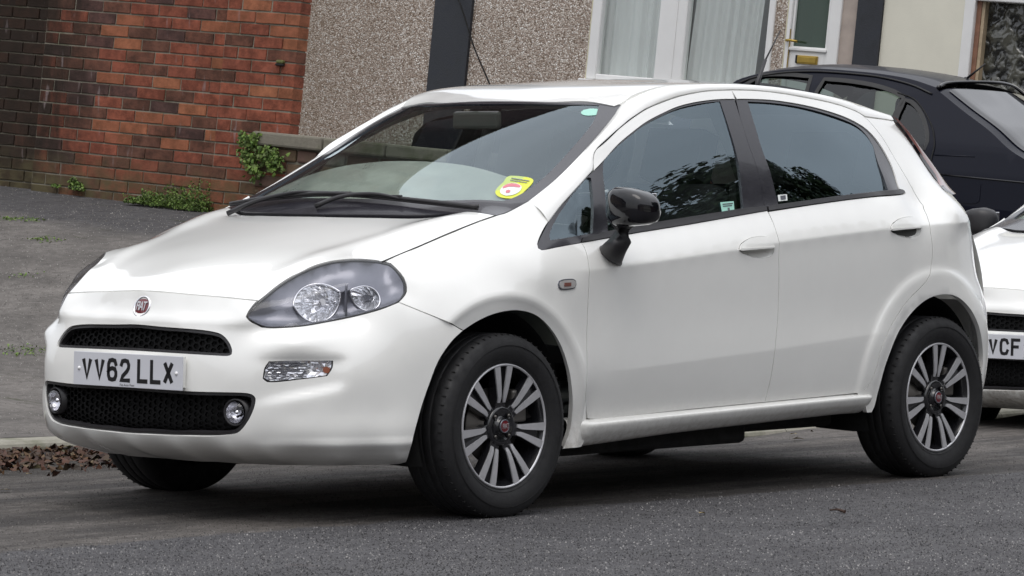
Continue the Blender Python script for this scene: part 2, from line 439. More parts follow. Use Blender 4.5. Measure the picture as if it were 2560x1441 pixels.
M_repcore = simple('repeater_core', (.20, .085, .07), .2, coat=1)
M_tail = simple('tail_lamp_lens', (.22, .10, .09), .15, coat=1)
# ------------------------------------------------------------------ main car: surface charts
# car frame = world: x runs rearward from the front axle, near side is -y, z up from the road
def D(u, v, w):
    p = at_y(u, v, -w); return [p[0], p[2], abs(w)]
DRIP = [(1483, 411, .672), (1497, 368, .658), (1536, 333, .630), (1614, 274, .602), (1692, 243, .592), (1770, 227, .585), (1829, 225, .582), (1888, 227, .580), (2005, 243, .576), (2102, 266, .573), (2181, 313, .595), (2231, 387, .650), (2286, 489, .735), (2324, 564, .795)]
def build_side():
    X = []
    X += [[-.408, .723, .74], [-.308, .679, .79], [-.187, .627, .825], [-.352, .818, .69], [-.361, .752, .73]]
    X += [[-.364, .851, .63], [-.184, .908, .645], [-.003, .963, .66], [.147, 1.001, .67], [.28, 1.045, .672]]
    X += [[-.2, .70, .812], [-.2, .78, .775], [-.19, .85, .715], [0, .72, .836], [0, .80, .81], [0, .87, .765], [0, .925, .715],
          [.2, .72, .842], [.2, .81, .838], [.2, .88, .80], [.2, .945, .745], [.1, .64, .838], [.3, .55, .84], [.36, .35, .828], [.35, .21, .80],
          [-.29, .53, .81], [-.35, .38, .79]]
    # doors: dense stations so that the creases run true
    belt = np.array([D(*q) for q in [(1345, 620, .797), (1453, 607, .793), (1588, 583, .79), (1718, 562, .79), (1918, 527, .789), (2044, 510, .787), (2161, 495, .783), (2259, 485, .775)]])
    drip = np.array([D(*q) for q in DRIP]); dr = curve(drip, 60)
    for x in np.arange(.44, 2.40, .11):
        zc = np.interp(x, [.445, .79, 1.27, 1.487, 1.816, 2.19, 2.459], [.817, .842, .882, .903, .927, .952, .964])
        B = .843-.004*max(0, (x-2.2)/.2); dz = .045*(x/2)
        for z, o in ((.25, -.044), (.31, -.039), (.37, -.026), (.425+dz, -.011), (.47+dz, -.0055), (.60+dz*.5, -.004), (.72, -.0015), (zc-.03, 0), (zc, -.002), (zc+.022, -.010)):
            if z < .6 and x > 2.12: continue
            X.append([x, z, B+o])
        zb = np.interp(x, belt[:, 0], belt[:, 1]); wb = np.interp(x, belt[:, 0], belt[:, 2])
        X.append([x, .5*(zc+.022+zb), .5*(B-.010+wb)+.004]); X.append([x, zb, wb])
        if .62 < x < 2.30:
            up = dr[(dr[:, 0] > .6) & (dr[:, 0] < 2.4)]; zt = np.interp(x, up[:, 0], up[:, 1]); wt = np.interp(x, up[:, 0], up[:, 2])
            for t in (.25, .5, .75):
                if zt-zb > .2: X.append([x, zb+(zt-zb)*t, wb+(wt-wb)*t+.040*t*(1-t)*min((zt-zb)/.4, 1)])
    for q in dr[::3]: X.append(list(q))
    X.append(D(1345, 620, .80)); X.append([.5, 1.03, .752])
    X += [[2.34, 1.16, .715], [2.2, 1.1, .75]]
    for q in [(2236, 302, .555), (2276, 359, .60), (2308, 408, .635), (2341, 453, .665), (2378, 486, .70), (2190, 285, .555)]: X.append(D(*q))
    X.append([2.5, .99, .81])
    # rear corner: plan profile shifted with height
    zz = [.30, .40, .54, .61, .68, .75, .89, .955, 1.01]
    sh = [-.046, -.012, .006, 0, -.022, -.066, -.106, -.125, -.155]
    for z, s in zip(zz, sh):
        for x, w in ((2.70, .836), (2.80, .822), (2.88, .800), (2.95, .762), (3.01, .712), (3.07, .635)):
            if z > .93 and x < 2.75: continue
            X.append([x+s, z, w])
    for x, z, w in ((2.5, .78, .843), (2.5, .9, .842), (2.15, .3, .81), (2.15, .5, .838), (2.83, .45, .81)): X.append([x, z, w])
    X = np.array(X)
    # drop near duplicates
    keep = []
    for i in range(len(X)):
        if all(np.hypot(*(X[i, :2]-X[j, :2])) > .028 for j in keep): keep.append(i)
    X = X[keep]
    base = TPS(X[:, :2], X[:, 2], 1.5e-4)
    def f(a, b):
        w = base(a, b)
        sg = lambda x: 1/(1+np.exp(-np.clip(x, -40, 40)))
        r = np.hypot(a-.008, b-.318); w = w+.006*np.exp(-((r-.425)/.022)**2)-.30*np.clip(.415-r, 0, .06)+.004*sg((.47-r)/.01)*(b > .2)
        r = np.hypot(a-2.492, b-.322); w = w+.012*sg((.470-r)/.007)-.20*np.clip(.385-r, 0, .03)
        # pressed creases: along the shoulder and low on the doors
        zc_ = np.interp(a, [.445, .79, 1.27, 1.487, 1.816, 2.19, 2.459, 2.775], [.817, .842, .882, .903, .927, .952, .964, .974])
        k = np.clip((a-.30)/.35, 0, 1)*np.clip((2.95-a)/.25, 0, 1)
        w = w+.0080*k*np.exp(-(np.sqrt((b-zc_)**2+.004**2)-.004)/.030)
        zl = np.interp(a, [.648, 1.394, 2.103], [.471, .512, .558]); k2 = np.clip((a-.5)/.2, 0, 1)*np.clip((2.18-a)/.12, 0, 1)
        w = w+.0022*k2*np.exp(-(np.sqrt((b-zl)**2+.004**2)-.004)/.028)
        return w
    return f
SIDE = SideChart(build_side())
_cx = np.array([.445, .79, 1.27, 1.487, 1.816, 2.19, 2.459, 2.775]); _cz = np.array([.817, .842, .882, .903, .927, .952, .964, .974])
CRE = []
for _o in (-.026, -.013, -.005, 0, .005, .013, .026):
    _x = np.linspace(.34, 2.95, 160); CRE.append(np.stack([_x, np.interp(_x, _cx, _cz)+_o], -1))
for _cx, _cz, _rs in ((.008, .318, (.405, .415, .425, .438)), (2.492, .322, (.446, .458, .470, .482, .494))):
    for _r in _rs: _t = np.linspace(-.2, math.pi+.2, 90); CRE.append(np.stack([_cx+_r*np.cos(_t), _cz+_r*np.sin(_t)], -1))
for _o in (-.016, -.005, 0, .005, .016):
    _x = np.linspace(.52, 2.17, 100); CRE.append(np.stack([_x, np.interp(_x, [.648, 1.394, 2.103], [.471, .512, .558])+_o], -1))
def build_cyl():
    Y = []   # x, w, z
    def U(u, v, w): p = at_y(u, v, -w); Y.append([p[0], abs(w), p[2]])
    for z, L in ((.185, [(-.72, 0), (-.71, .2), (-.67, .36), (-.62, .46), (-.50, .60), (-.36, .69)]), (.203, [(-.80, 0), (-.785, .2), (-.745, .38), (-.69, .49), (-.56, .635), (-.395, .735)]),
                 (.235, [(-.872, 0), (-.858, .2), (-.820, .39), (-.766, .505), (-.612, .660), (-.388, .762)]),
                 (.275, [(-.904, 0), (-.892, .2), (-.848, .41), (-.793, .52), (-.63, .682), (-.375, .785)]),
                 (.36, [(-.908, 0), (-.895, .2), (-.858, .415), (-.815, .52), (-.738, .603), (-.62, .695), (-.5, .752), (-.36, .795)]),
                 (.50, [(-.899, 0), (-.888, .2), (-.858, .42), (-.817, .522), (-.742, .605), (-.63, .695), (-.5, .755), (-.31, .81)]),
                 (.58, [(-.885, 0), (-.873, .2), (-.842, .40), (-.80, .505), (-.72, .598), (-.5, .742), (-.25, .82)])):
        for x, w in L: Y.append([x, w, z])
    Y += [[-.872, 0, .64], [-.86, .2, .64], [-.846, 0, .693], [-.832, .2, .69], [-.836, 0, .74], [-.81, .22, .735], [-.80, .34, .70]]
    for q in ((616, 792, .435), (654, 818, .475), (753, 816, .57), (882, 792, .655), (996, 755, .74), (1015, 732, .73), (998, 680, .69), (958, 654, .63), (904, 648, .60), (861, 649, .568), (818, 655.5, .53), (775, 670, .50), (732, 691, .48), (689, 719, .46), (646, 753.5, .445), (800, 735, .555), (900, 715, .645), (1076, 788, .79), (1158, 827, .825)):
        U(*q)
    Y += [[-.184, .645, .908], [-.2, .812, .70], [-.2, .775, .78], [-.003, .66, .963], [0, .81, .80]]
    Y = np.array(Y); Y2 = np.r_[Y, Y[Y[:, 1] > 1e-6]*[1, -1, 1]]
    th = np.arctan2(Y2[:, 1], CX0-Y2[:, 0])*CK; rho = np.hypot(CX0-Y2[:, 0], Y2[:, 1])
    return TPS(np.c_[th, Y2[:, 2]], rho, 1.5e-4)
_cyl = build_cyl()
def cylf(a, b):
    r = _cyl(a, b); A = np.abs(a)
    # recess round the bumper indicator lamp and the lip low on the bumper corner
    s = lambda x: 1/(1+np.exp(-x))
    a0, a1 = .425, .615; z0, z1 = .425, .545
    m = s((A-a0)/.018)*s((a1-A)/.010)*s((b-z0-.25*(A-.5))/.009)*s((z1-b)/.007)
    r = r-.020*m
    lip = np.exp(-((b-.262)/.017)**2)*s((A-.46)/.03); r = r+.010*lip
    # the headlamp stands out as a bulge; the bumper corner below it too
    du = (A-.550)*.94+(b-.755)*.34; dv = -(A-.550)*.34+(b-.755)*.94
    r = r+.060*np.exp(-(du/.155)**2-(dv/.054)**2)+.020*np.exp(-((A-.50)/.085)**2-((b-.598)/.036)**2)
    # crisp brow above the upper grille
    r = r+.006*np.exp(-((b-.655)/.02)**2)*s((.50-A)/.03)
    return r
CYL = CylChart(cylf)
def build_bonnet():
    Y = []
    for x, z in ((-.76, .792), (-.6, .852), (-.4, .910), (-.2, .958), (-.06, .988), (.1, 1.012)): Y.append([x, 0, z])
    for x, z in ((-.6, .838), (-.4, .900), (-.2, .950), (0, .991), (.12, 1.008)): Y.append([x, .28, z])
    for x, z in ((-.6, .818), (-.4, .886), (-.2, .938), (0, .984), (.15, 1.005)): Y.append([x, .48, z])
    L = CYL.hits([(422, 731.6), (482, 737), (543, 742), (603, 748), (643, 752.3), (646, 753.5), (689, 719), (732, 691), (775, 669.7), (818, 655.5), (861, 649), (904, 647.7), (958, 654)])
    L = np.r_[[[0.0, .746]], L]
    for p in CYL.P(L[:, 0], L[:, 1]): Y.append([p[0], abs(p[1]), p[2]])
    Y += [[-.184, .645, .908], [-.003, .66, .963], [.147, .67, 1.001], [-.2, .70, .86], [0, .72, .915]]
    Y = np.array(Y); Y2 = np.r_[Y, Y[Y[:, 1] > 1e-6]*[1, -1, 1]]
    t = TPS(Y2[:, :2], Y2[:, 2], 3e-5)
    def f(a, b):
        z = t(a, b); A = np.abs(b)
        c = .40+.17*np.clip((a+.75)/.85, 0, 1)
        s = 1/(1+np.exp(-(A-c)/.012)); fade = np.clip((a+.78)/.2, 0, 1)
        return z+.007*fade*np.exp(-((A-c)/.05)**2)
    return f
BON = TopChart(build_bonnet())
def build_screen():
    Y = []
    for q in ((1554, 267, .54), (1513, 317, .58), (1451, 387, .618), (1389, 449, .648), (1327, 499, .668), (1265, 532, .672), (1240, 539, .67)):
        p = at_y(q[0], q[1], -q[2]); Y.append([p[0], q[2], p[2]])
    Y += [[.88, 0, 1.405], [.905, .25, 1.402], [-.06, 0, .992], [-.02, .3, .994], [.06, .5, .998], [.42, 0, 1.205], [.46, .3, 1.202]]
    Y = np.array(Y); Y2 = np.r_[Y, Y[Y[:, 1] > 1e-6]*[1, -1, 1]]
    return TPS(Y2[:, :2], Y2[:, 2], 3e-5)
SCR = TopChart(build_screen())
def build_roof():
    Y = [(.88, 0, 1.405), (.905, .25, 1.402), (.965, .54, 1.388), (1.017, .535, 1.42), (1.098, .54, 1.445), (1.186, .54, 1.461), (1.276, .54, 1.470), (1.5, .54, 1.477), (1.8, .535, 1.475), (2.1, .525, 1.459), (2.4, .51, 1.427), (2.62, .49, 1.385),
         (1, 0, 1.44), (1.2, 0, 1.475), (1.4, 0, 1.495), (1.6, 0, 1.503), (1.8, 0, 1.503), (2.1, 0, 1.488), (2.4, 0, 1.457), (2.65, 0, 1.415), (1.0, .3, 1.432), (1.3, .3, 1.48), (1.7, .3, 1.497), (2.2, .3, 1.474), (2.6, .3, 1.417)]
    Y = np.array(Y); Y2 = np.r_[Y, Y[Y[:, 1] > 1e-6]*[1, -1, 1]]
    return TPS(Y2[:, :2], Y2[:, 2], 3e-5)
ROOF = TopChart(build_roof())
# ------------------------------------------------------------------ main car: body parts
car = thing('parked_car', 'white five-door hatchback parked in front, black door mirror and seven-spoke wheels, whole in view', 'car')
def cy_sym(half):
    h = np.asarray(half, float); m = h[::-1]*[-1, 1]
    if abs(h[0, 0]) < 1e-6: m = m[:-1]
    if abs(h[-1, 0]) < 1e-6: m = m[1:]
    return np.r_[h, m]
def zc(chart, u, v): return chart.hit(u, v)[1]
BON_LINE = [(422, 731.6), (482, 737), (543, 742), (603, 748), (643, 752.3)]
HL_TOP = [(646, 753.5), (689, 719), (732, 691), (775, 669.7), (818, 655.5), (861, 649), (904, 647.7), (947, 651), (958, 653.8)]
HL_BACK = [(977, 659), (998.7, 680.4), (1013.8, 706), (1015, 732), (996.5, 755.7)]
HL_BOT = [(947, 775), (882.6, 792), (818, 805), (753.5, 816), (689, 820), (654.6, 818), (628.8, 805), (616, 792), (624.5, 775)]
SEAM = [(996.5, 755.7), (1033, 770.7), (1076, 788), (1119, 805), (1158, 827)]
ARCH_F = [(1017.5, 1152), (1035, 1090), (1054, 1020), (1074, 961), (1097, 903), (1128, 856.6), (1159, 827)]
ARCH_F2 = [(1159, 827), (1194, 804), (1233, 786.6), (1272, 778), (1303, 778), (1334, 786.6), (1361, 806), (1389, 841), (1408, 880), (1422, 926.5), (1429, 973), (1431, 1020), (1425.5, 1070), (1412, 1109), (1406, 1123)]
# --- bumper and nose
top = [(0, .746)]+[tuple(p) for p in CYL.hits(BON_LINE)]
hlb = CYL.hits(HL_BOT[::-1]+[SEAM[0]])
half = np.r_[np.array(top), hlb, CYL.hits(SEAM[1:]), CYL.hits(ARCH_F[::-1][1:])]
ae = half[-1]
half = np.r_[half, [[ae[0]-.004, .196], [ae[0]-.05, .188], [.55, .186], [.35, .186], [.15, .187], [0, .187]]]
UG = [(402, 817), (482, 823), (530.7, 829), (554.8, 837), (571, 853.5), (580, 873.6), (579, 886.5), (567, 890.5), (522.6, 888.5), (442, 883.7), (361.7, 878.5)]
ug = CYL.hits(UG); UGh = np.r_[[[0, ug[0, 1]+.004]], ug[:-1], [[0, ug[-1, 1]]]]
LG = [(462, 978), (583, 981.5), (619, 983.5), (635, 990), (639, 1002), (633, 1026.5), (619, 1054.7), (599, 1079), (575, 1087.7), (522.6, 1091.7), (442, 1090), (361.7, 1086)]
lg = CYL.hits(LG); LGh = np.r_[[[0, lg[0, 1]+.004]], lg[:-1], [[0, lg[-1, 1]-.002]]]
IND = [(656.8, 947), (661, 921), (671.8, 904), (750, 902), (833, 902), (831, 921), (818, 940.6), (753.5, 949), (676, 956.6)]
ind = CYL.hits(IND)
bumper = panel('front_bumper', CYL, cy_sym(half), M_white, car, holes=[cy_sym(UGh), cy_sym(LGh), ind, (ind*[-1, 1])[::-1]], step=.0125, rim=.022, gap=.0018, ang=30, ang_h=50)[0]
def c2b(px_): L = CYL.hits(px_); P = CYL.P(L[:, 0], L[:, 1]); return P[:, :2]
bonnet_half = np.r_[[[CYL.P(np.array([0.]), np.array([.746]))[0][0], 0]], c2b(BON_LINE), c2b(HL_TOP[:-1]), BON.hits([(958, 653.8)]), BON.hits([(1060, 611), (1160, 568.6), (1240, 539.4)])]
bonnet_half = np.r_[bonnet_half, [[.10, -.55], [.02, -.40], [-.035, -.2], [-.055, 0]]]
bonnet = panel('bonnet', BON, sym(bonnet_half), M_white, car, step=.022, rim=.025, gap=.0030, ang=35)[0]
_sl = BON.hits([(955, 655), (1000, 636), (1060, 611), (1110, 589), (1160, 568.6), (1200, 553), (1238, 540)]); _sp = BON.P(_sl[:, 0], _sl[:, 1]); _sn = BON.normal(_sl[:, 0], _sl[:, 1])
for s in (1, -1):
    _m = MB(); _m.tube(curve((_sp+_sn*.0004)*[1, s, 1], 40), .0021, 6); _m.build('shut_line_shade', M_seal, bonnet, smooth=True)  # dark tube drawn in place of the shade in the bonnet gap
# --- hexagonal grille mesh behind the openings
def hex_grille(name, region, off, cell, parent, wall=.0032, depth=.010):
    mb_v, mb_f = [], []
    lo, hi = region.min(0), region.max(0); dx = cell*1.5; dy = cell*math.sqrt(3)/2*1.0
    ci = 0; cx = lo[0]-cell
    inner = region
    while cx < hi[0]+cell:
        cyy = lo[1]-cell+(dy if ci % 2 else 0)
        while cyy < hi[1]+cell:
            if in_poly(np.array([[cx, cyy]]), inner)[0]:
                for k in range(6):
                    a0 = math.radians(60*k); a1 = math.radians(60*k+60)
                    ring = []
                    for R_, dd in ((cell*1.0, 0), (cell*1.0-wall, 0), (cell*1.0-wall*.6, -depth)):
                        for a_ in (a0, a1):
                            q = np.array([cx+R_*math.cos(a_), cyy+R_*math.sin(a_)*1.0]); p = CYL.P(q[:1], q[1:])[0]; n = CYL.normal(q[:1], q[1:])[0]
                            ring.append(p+n*(off+dd))
                    n0 = len(mb_v); mb_v += ring; mb_f += [(n0, n0+1, n0+3, n0+2), (n0+2, n0+3, n0+5, n0+4)]
            cyy += 2*dy
        cx += dx; ci += 1
    return mesh_obj(name, mb_v, mb_f, M_mesh, parent)
ugl = cy_sym(UGh); lgl = cy_sym(LGh)
ug_back = panel('upper_grille', CYL, offset_loop(smooth_loop(ugl, .02), -.004), M_black, car, off=-.040, rim=0, step=.04, gap=0)[0]
hex_grille('grille_mesh', ugl, -.026, .0130, ug_back)
lg_back = panel('lower_grille', CYL, offset_loop(smooth_loop(lgl, .02), -.004), M_black, car, off=-.055, rim=0, step=.04, gap=0)[0]
hex_grille('grille_mesh', lgl, -.036, .0130, lg_back)
# dark lips inside the openings
panel('grille_lip', CYL, offset_loop(smooth_loop(ugl, .02), .0015), M_plastic, ug_back, holes=[offset_loop(smooth_loop(ugl, .02), .010)], off=-.006, rim=.02, gap=0, step=.03, smooth=False)
panel('grille_lip', CYL, offset_loop(smooth_loop(lgl, .02), .0015), M_plastic, lg_back, holes=[offset_loop(smooth_loop(lgl, .02), .011)], off=-.006, rim=.02, gap=0, step=.03, smooth=False)
# --- fog lamps
def disc_on(chart, u, v, r_px, off, name, mat, parent, ratio=1.3, rings=None):
    pass
def lathe(profile, c, axis, mat, name, parent, n=40, smooth=True, squash=None):
    """profile: (radius, along axis)"""
    axis = np.array(axis, float); axis /= np.linalg.norm(axis)
    a = np.cross(axis, [0, 0, 1.0]); a /= np.linalg.norm(a); b = np.cross(axis, a)
    V = []; m = len(profile)
    for r, h in profile:
        for k in range(n):
            t = 2*math.pi*k/n; V.append(np.array(c)+axis*h+r*(math.cos(t)*a+math.sin(t)*b))
    F = [(i*n+k, (i+1)*n+k, (i+1)*n+(k+1) % n, i*n+(k+1) % n) for i in range(m-1) for k in range(n)]
    return mesh_obj(name, V, F, mat, parent, smooth=smooth)
for s in (-1, 1):
    h = CYL.hit(583, 1032); p = CYL.P(h[:1], h[1:])[0]; p[1] = s*abs(p[1])
    ax = np.array([-1, .18*s, 0.02])
    c = p-ax*.004
    ring = lathe([(.047, -.04), (.044, -.004), (.0375, -.008), (.036, -.03)], c, ax, M_plastic, 'fog_lamp', car)
    lathe([(.035, -.006), (.031, -.020), (.020, -.032), (.0075, -.036), (.0, -.036)], c, ax, M_fogref, 'reflector', ring)
    lathe([(.0355, -.003), (.030, .004), (.018, .008), (0, .0095)], c, ax, M_lens, 'lens', ring)
    lathe([(.009, -.03), (.009, -.012), (0, -.010)], c, ax, M_chrome, 'bulb_cap', ring, n=16)
# --- bumper indicators
for s in (1, -1):
    L = ind*[s, 1]; L = L if s > 0 else L[::-1]
    b = panel('front_indicator', CYL, L, M_black, car, off=-.030, rim=0, gap=-.004, step=.03)[0]
    # reflector facets
    V2, T = fill(offset_loop(smooth_loop(L, .01), .003), [], .009)
    P = CYL.P(V2[:, 0], V2[:, 1]); N = CYL.normal(V2[:, 0], V2[:, 1])
    dep = .014+.008*RNG.random(len(P))
    T2 = T[:, ::-1]
    mesh_obj('reflector', P-N*dep[:, None], T2, M_reflector, b)
    panel('lens', CYL, L, M_lens, b, off=-.004, rim=0, gap=.0005, step=.02)
    mbv, mbf = [], []
    lo, hi = L.min(0), L.max(0)
    for k in range(7):
        z = lo[1]+.010+k*(hi[1]-lo[1]-.012)/7
        xs = np.linspace(lo[0], hi[0], 40); q = np.stack([xs, np.full(40, z)], -1); q = q[in_poly(q, offset_loop(smooth_loop(L, .01), .004))]
        if s > 0: q = q[q[:, 0] < lo[0]+.62*(hi[0]-lo[0])]
        else: q = q[q[:, 0] > hi[0]-.62*(hi[0]-lo[0])]
        if len(q) < 3: continue
        n0 = len(mbv); p = CYL.P(q[:, 0], q[:, 1]); nn = CYL.normal(q[:, 0], q[:, 1])
        for pp, n_ in zip(p, nn): mbv += [pp-n_*.006+np.array([0, 0, .0016]), pp-n_*.003, pp-n_*.006-np.array([0, 0, .0016])]
        mbf += [(n0+3*i+a, n0+3*i+a+1, n0+3*i+a+4, n0+3*i+a+3) for i in range(len(q)-1) for a in (0, 1)]
    mesh_obj('lens_ribs', mbv, mbf, M_hlgrey, b)
    t = MB(); pc = CYL.P(np.array([hi[0]-.016 if s > 0 else lo[0]+.016]), np.array([.5*(lo[1]+hi[1])+.006]))[0]; nn = CYL.normal(np.array([hi[0]-.02 if s > 0 else lo[0]+.02]), np.array([.51]))[0]
    t.tube([pc-nn*.018, pc-nn*.006], .011, 14); t.build('amber_bulb', M_amber, b)
# --- headlamps
HL = HL_TOP[1:]+HL_BACK+HL_BOT
hl = CYL.hits(HL)
def disc_at(u, v, off):
    h = CYL.hit(u, v); p = CYL.P(h[:1], h[1:])[0]; n = CYL.normal(h[:1], h[1:])[0]; return p+n*off
for s in (1, -1):
    L = hl*[s, 1]; L = L if s > 0 else L[::-1]
    sy = np.array([1, s, 1])
    seal = panel('headlamp', CYL, L, M_seal, car, holes=[offset_loop(smooth_loop(L, .012), .0045)], off=-.003, rim=.02, gap=.0008, step=.02, ang=60)[0]
    panel('lens', CYL, L, M_lens, seal, off=.001, rim=0, gap=.003, step=.016, ang=60)
    # bezel: grey inner surface stepping back, with openings for two reflectors
    SL = offset_loop(smooth_loop(L, .012), .005)
    c1 = CYL.hit(806, 745)*[s, 1]; c2 = CYL.hit(936, 739)*[s, 1]
    ell = lambda c, ra, rb, n=36: np.array([[c[0]+ra*math.cos(t), c[1]+rb*math.sin(t)] for t in np.linspace(0, 2*math.pi, n, endpoint=False)])
    pe = lambda u, v, ru, rv, n=44: CYL.hits([(u+ru*math.cos(t), v+rv*math.sin(t)) for t in np.linspace(0, 2*math.pi, n, endpoint=False)])*[s, 1]
    e1 = pe(795, 746, 62, 52); e2 = pe(918, 740, 37, 33)
    V2, T = fill(SL, [e1, e2], .014)
    P = CYL.P(V2[:, 0], V2[:, 1]); N = CYL.normal(V2[:, 0], V2[:, 1])
    bd = np.full(len(V2), 9.0)
    for i in range(0, len(SL), 50): bd = np.minimum(bd, np.linalg.norm(V2[:, None]-SL[None, i:i+50], axis=-1).min(1))
    dep = .008+.034*(1-np.exp(-bd/.02))
    P = P-N*dep[:, None]
    fn = np.cross(P[T[:, 1]]-P[T[:, 0]], P[T[:, 2]]-P[T[:, 0]]); fl = np.sum(fn*N[T[:, 0]], 1) < 0; T = T.copy(); T[fl] = T[fl][:, ::-1]
    mesh_obj('bezel', P, T, M_hlgrey, seal, smooth=True)
    for (ee, ra, dp) in ((e1, .07, .08), (e2, .04, .045)):
        axv = np.array([-1, -.30*s, .05]); axv /= np.linalg.norm(axv)
        rings = []; n = 44; m = 9
        rim_ = CYL.P(ee[:, 0], ee[:, 1]); rn = CYL.normal(ee[:, 0], ee[:, 1])
        rim_ = rim_-rn*.030
        cen = rim_.mean(0)-axv*dp
        V = []
        for j in range(m):
            t = j/(m-1); k = math.sqrt(max(0, 1-t*t))
            for i in range(n):
                q = cen+(rim_[i]-cen)*0
                rad = (rim_[i]-rim_.mean(0))*(1-t)
                w_ = 1+.05*math.sin(i*2*math.pi/n*11)*(t > .1)*(t < .8)
                V.append(rim_.mean(0)+rad*w_-axv*dp*(1-(1-t)**2))
        F = [(j*n+i, j*n+(i+1) % n, (j+1)*n+(i+1) % n, (j+1)*n+i) for j in range(m-1) for i in range(n)]
        mesh_obj('reflector', V, F, M_reflector, seal, smooth=False)
        rt = MB(); R2 = rim_+rn*.004; rt.tube(np.r_[R2, R2[:1]], .0026, 6, cap=False); rt.build('reflector_ring', M_chrome, seal, smooth=True)
        bt = MB(); bt.tube([cen, cen+axv*dp*.55], .012 if ra > .05 else .008, 14); bt.build('bulb_cap', M_chrome if ra > .05 else M_hlgrey, seal, smooth=False)
    # vertical divider between the two chambers
    u0 = CYL.hit(866, 700)*[s, 1]; u1 = CYL.hit(868, 785)*[s, 1]
    p0 = CYL.P(u0[:1], u0[1:])[0]-CYL.normal(u0[:1], u0[1:])[0]*.02; p1 = CYL.P(u1[:1], u1[1:])[0]-CYL.normal(u1[:1], u1[1:])[0]*.02
    pm = .5*(p0+p1)+np.array([-.004, -.002*s, 0])
    dv = MB(); dv.tube(curve([p0, pm, p1], 14), .0045, 8); dv.build('divider', M_hlgrey, seal, smooth=True)
# --- badge
bh = CYL.hit(356.5, 768); bp = CYL.P(np.array([0.0]), bh[1:])[0]; bn = CYL.normal(np.array([0.0]), bh[1:])[0]
def badge(c, n, r, parent, name='badge', text=True, up=(0, 0, 1)):
    o = lathe([(r*1.0, -.004), (r*1.02, .003), (r*.96, .007), (r*.86, .0065), (r*.82, .003)], c, n, M_chrome, name, parent, n=48)
    lathe([(r*.83, .003), (r*.5, .0052), (0, .006)], c, n, M_red, 'badge_field', o, n=40)
    if text:
        cu = bpy.data.curves.new('badge_lettering', 'FONT'); cu.body = 'FIAT'; cu.align_x = 'CENTER'; cu.align_y = 'CENTER'; cu.size = r*.92; cu.extrude = .0008; cu.offset = .0006*r/.037
        cu.space_character = .85
        t = bpy.data.objects.new('badge_lettering', cu); COL.objects.link(t)
        z = Vector(n).normalized(); x = Vector(up).cross(z).normalized(); y = z.cross(x)
        Mx = Matrix((( x.x*.78, y.x*1.25, z.x, c[0]+z.x*.0068), (x.y*.78, y.y*1.25, z.y, c[1]+z.y*.0068), (x.z*.78, y.z*1.25, z.z, c[2]+z.z*.0068), (0, 0, 0, 1)))
        dg = bpy.context.evaluated_depsgraph_get(); dg.update(); me = bpy.data.meshes.new_from_object(t.evaluated_get(dg)); me.transform(Mx); bpy.data.objects.remove(t)
        me.materials.clear(); me.materials.append(M_alloy); to = bpy.data.objects.new('badge_lettering', me); link(to, o)
    return o
badge(bp, bn, .0375, car)
# --- plates
GLY = {'V': [[(0, 1), (.5, 0), (1, 1)]], 'L': [[(0, 1), (0, 0), (1, 0)]], 'X': [[(0, 1), (1, 0)], [(1, 1), (0, 0)]],
       '6': [[(.97, .80), (.85, .96), (.5, 1), (.15, .96), (0, .78), (0, .22), (.15, .04), (.5, 0), (.85, .04), (1, .22), (1, .38), (.85, .54), (.5, .58), (.12, .52), (0, .42)]],
       '2': [[(.03, .80), (.15, .96), (.5, 1), (.85, .96), (1, .78), (.97, .62), (.8, .48), (.2, .2), (.03, 0), (1, 0)]],
       'C': [[(1, .78), (.85, .96), (.5, 1), (.15, .96), (0, .78), (0, .22), (.15, .04), (.5, 0), (.85, .04), (1, .22)]],
       'F': [[(0, 0), (0, 1), (1, 1)], [(0, .52), (.8, .52)]], 'W': [[(0, 1), (.25, 0), (.5, .8), (.75, 0), (1, 1)]], 'Y': [[(0, 1), (.5, .5), (1, 1)], [(.5, .5), (.5, 0)]], '5': [[(1, 1), (0, 1), (0, .55), (.5, .62), (1, .45), (.9, .08), (.5, 0), (0, .12)]]}
def strokes(ch, w=.050, h=.079, t=.0143):
    t = .0160 if ch in 'VW' else .0150 if ch == 'X' else t
    V, F = [], []
    for line in GLY[ch]:
        P = np.array([(t/2+x*(w-t), t/2+y*(h-t)) for x, y in line]); n = len(P)
        d = np.diff(P, axis=0); d /= np.linalg.norm(d, axis=1, keepdims=True)
        nr = np.stack([-d[:, 1], d[:, 0]], -1); L = []; R = []
        for i in range(n):
            if i == 0: m = nr[0]; P0 = P[0]-d[0]*t/2*(0 if ch in 'VX' else 1) if ch not in 'VXW' else P[0]; k = 1
            elif i == n-1: m = nr[-1]; P0 = P[-1]+d[-1]*t/2 if ch not in 'VXW' else P[-1]; k = 1
            else:
                m = nr[i-1]+nr[i]; m /= np.linalg.norm(m); k = min(1/max(np.dot(m, nr[i]), .35), 1.5); P0 = P[i]
            L.append(P0+m*k*t/2); R.append(P0-m*k*t/2)
        n0 = len(V); V += L+R; F += [(n0+i, n0+i+1, n0+n+i+1, n0+n+i) for i in range(n-1)]
    V = np.array(V); V[:, 1] = np.clip(V[:, 1], 0, h)
    return V, F
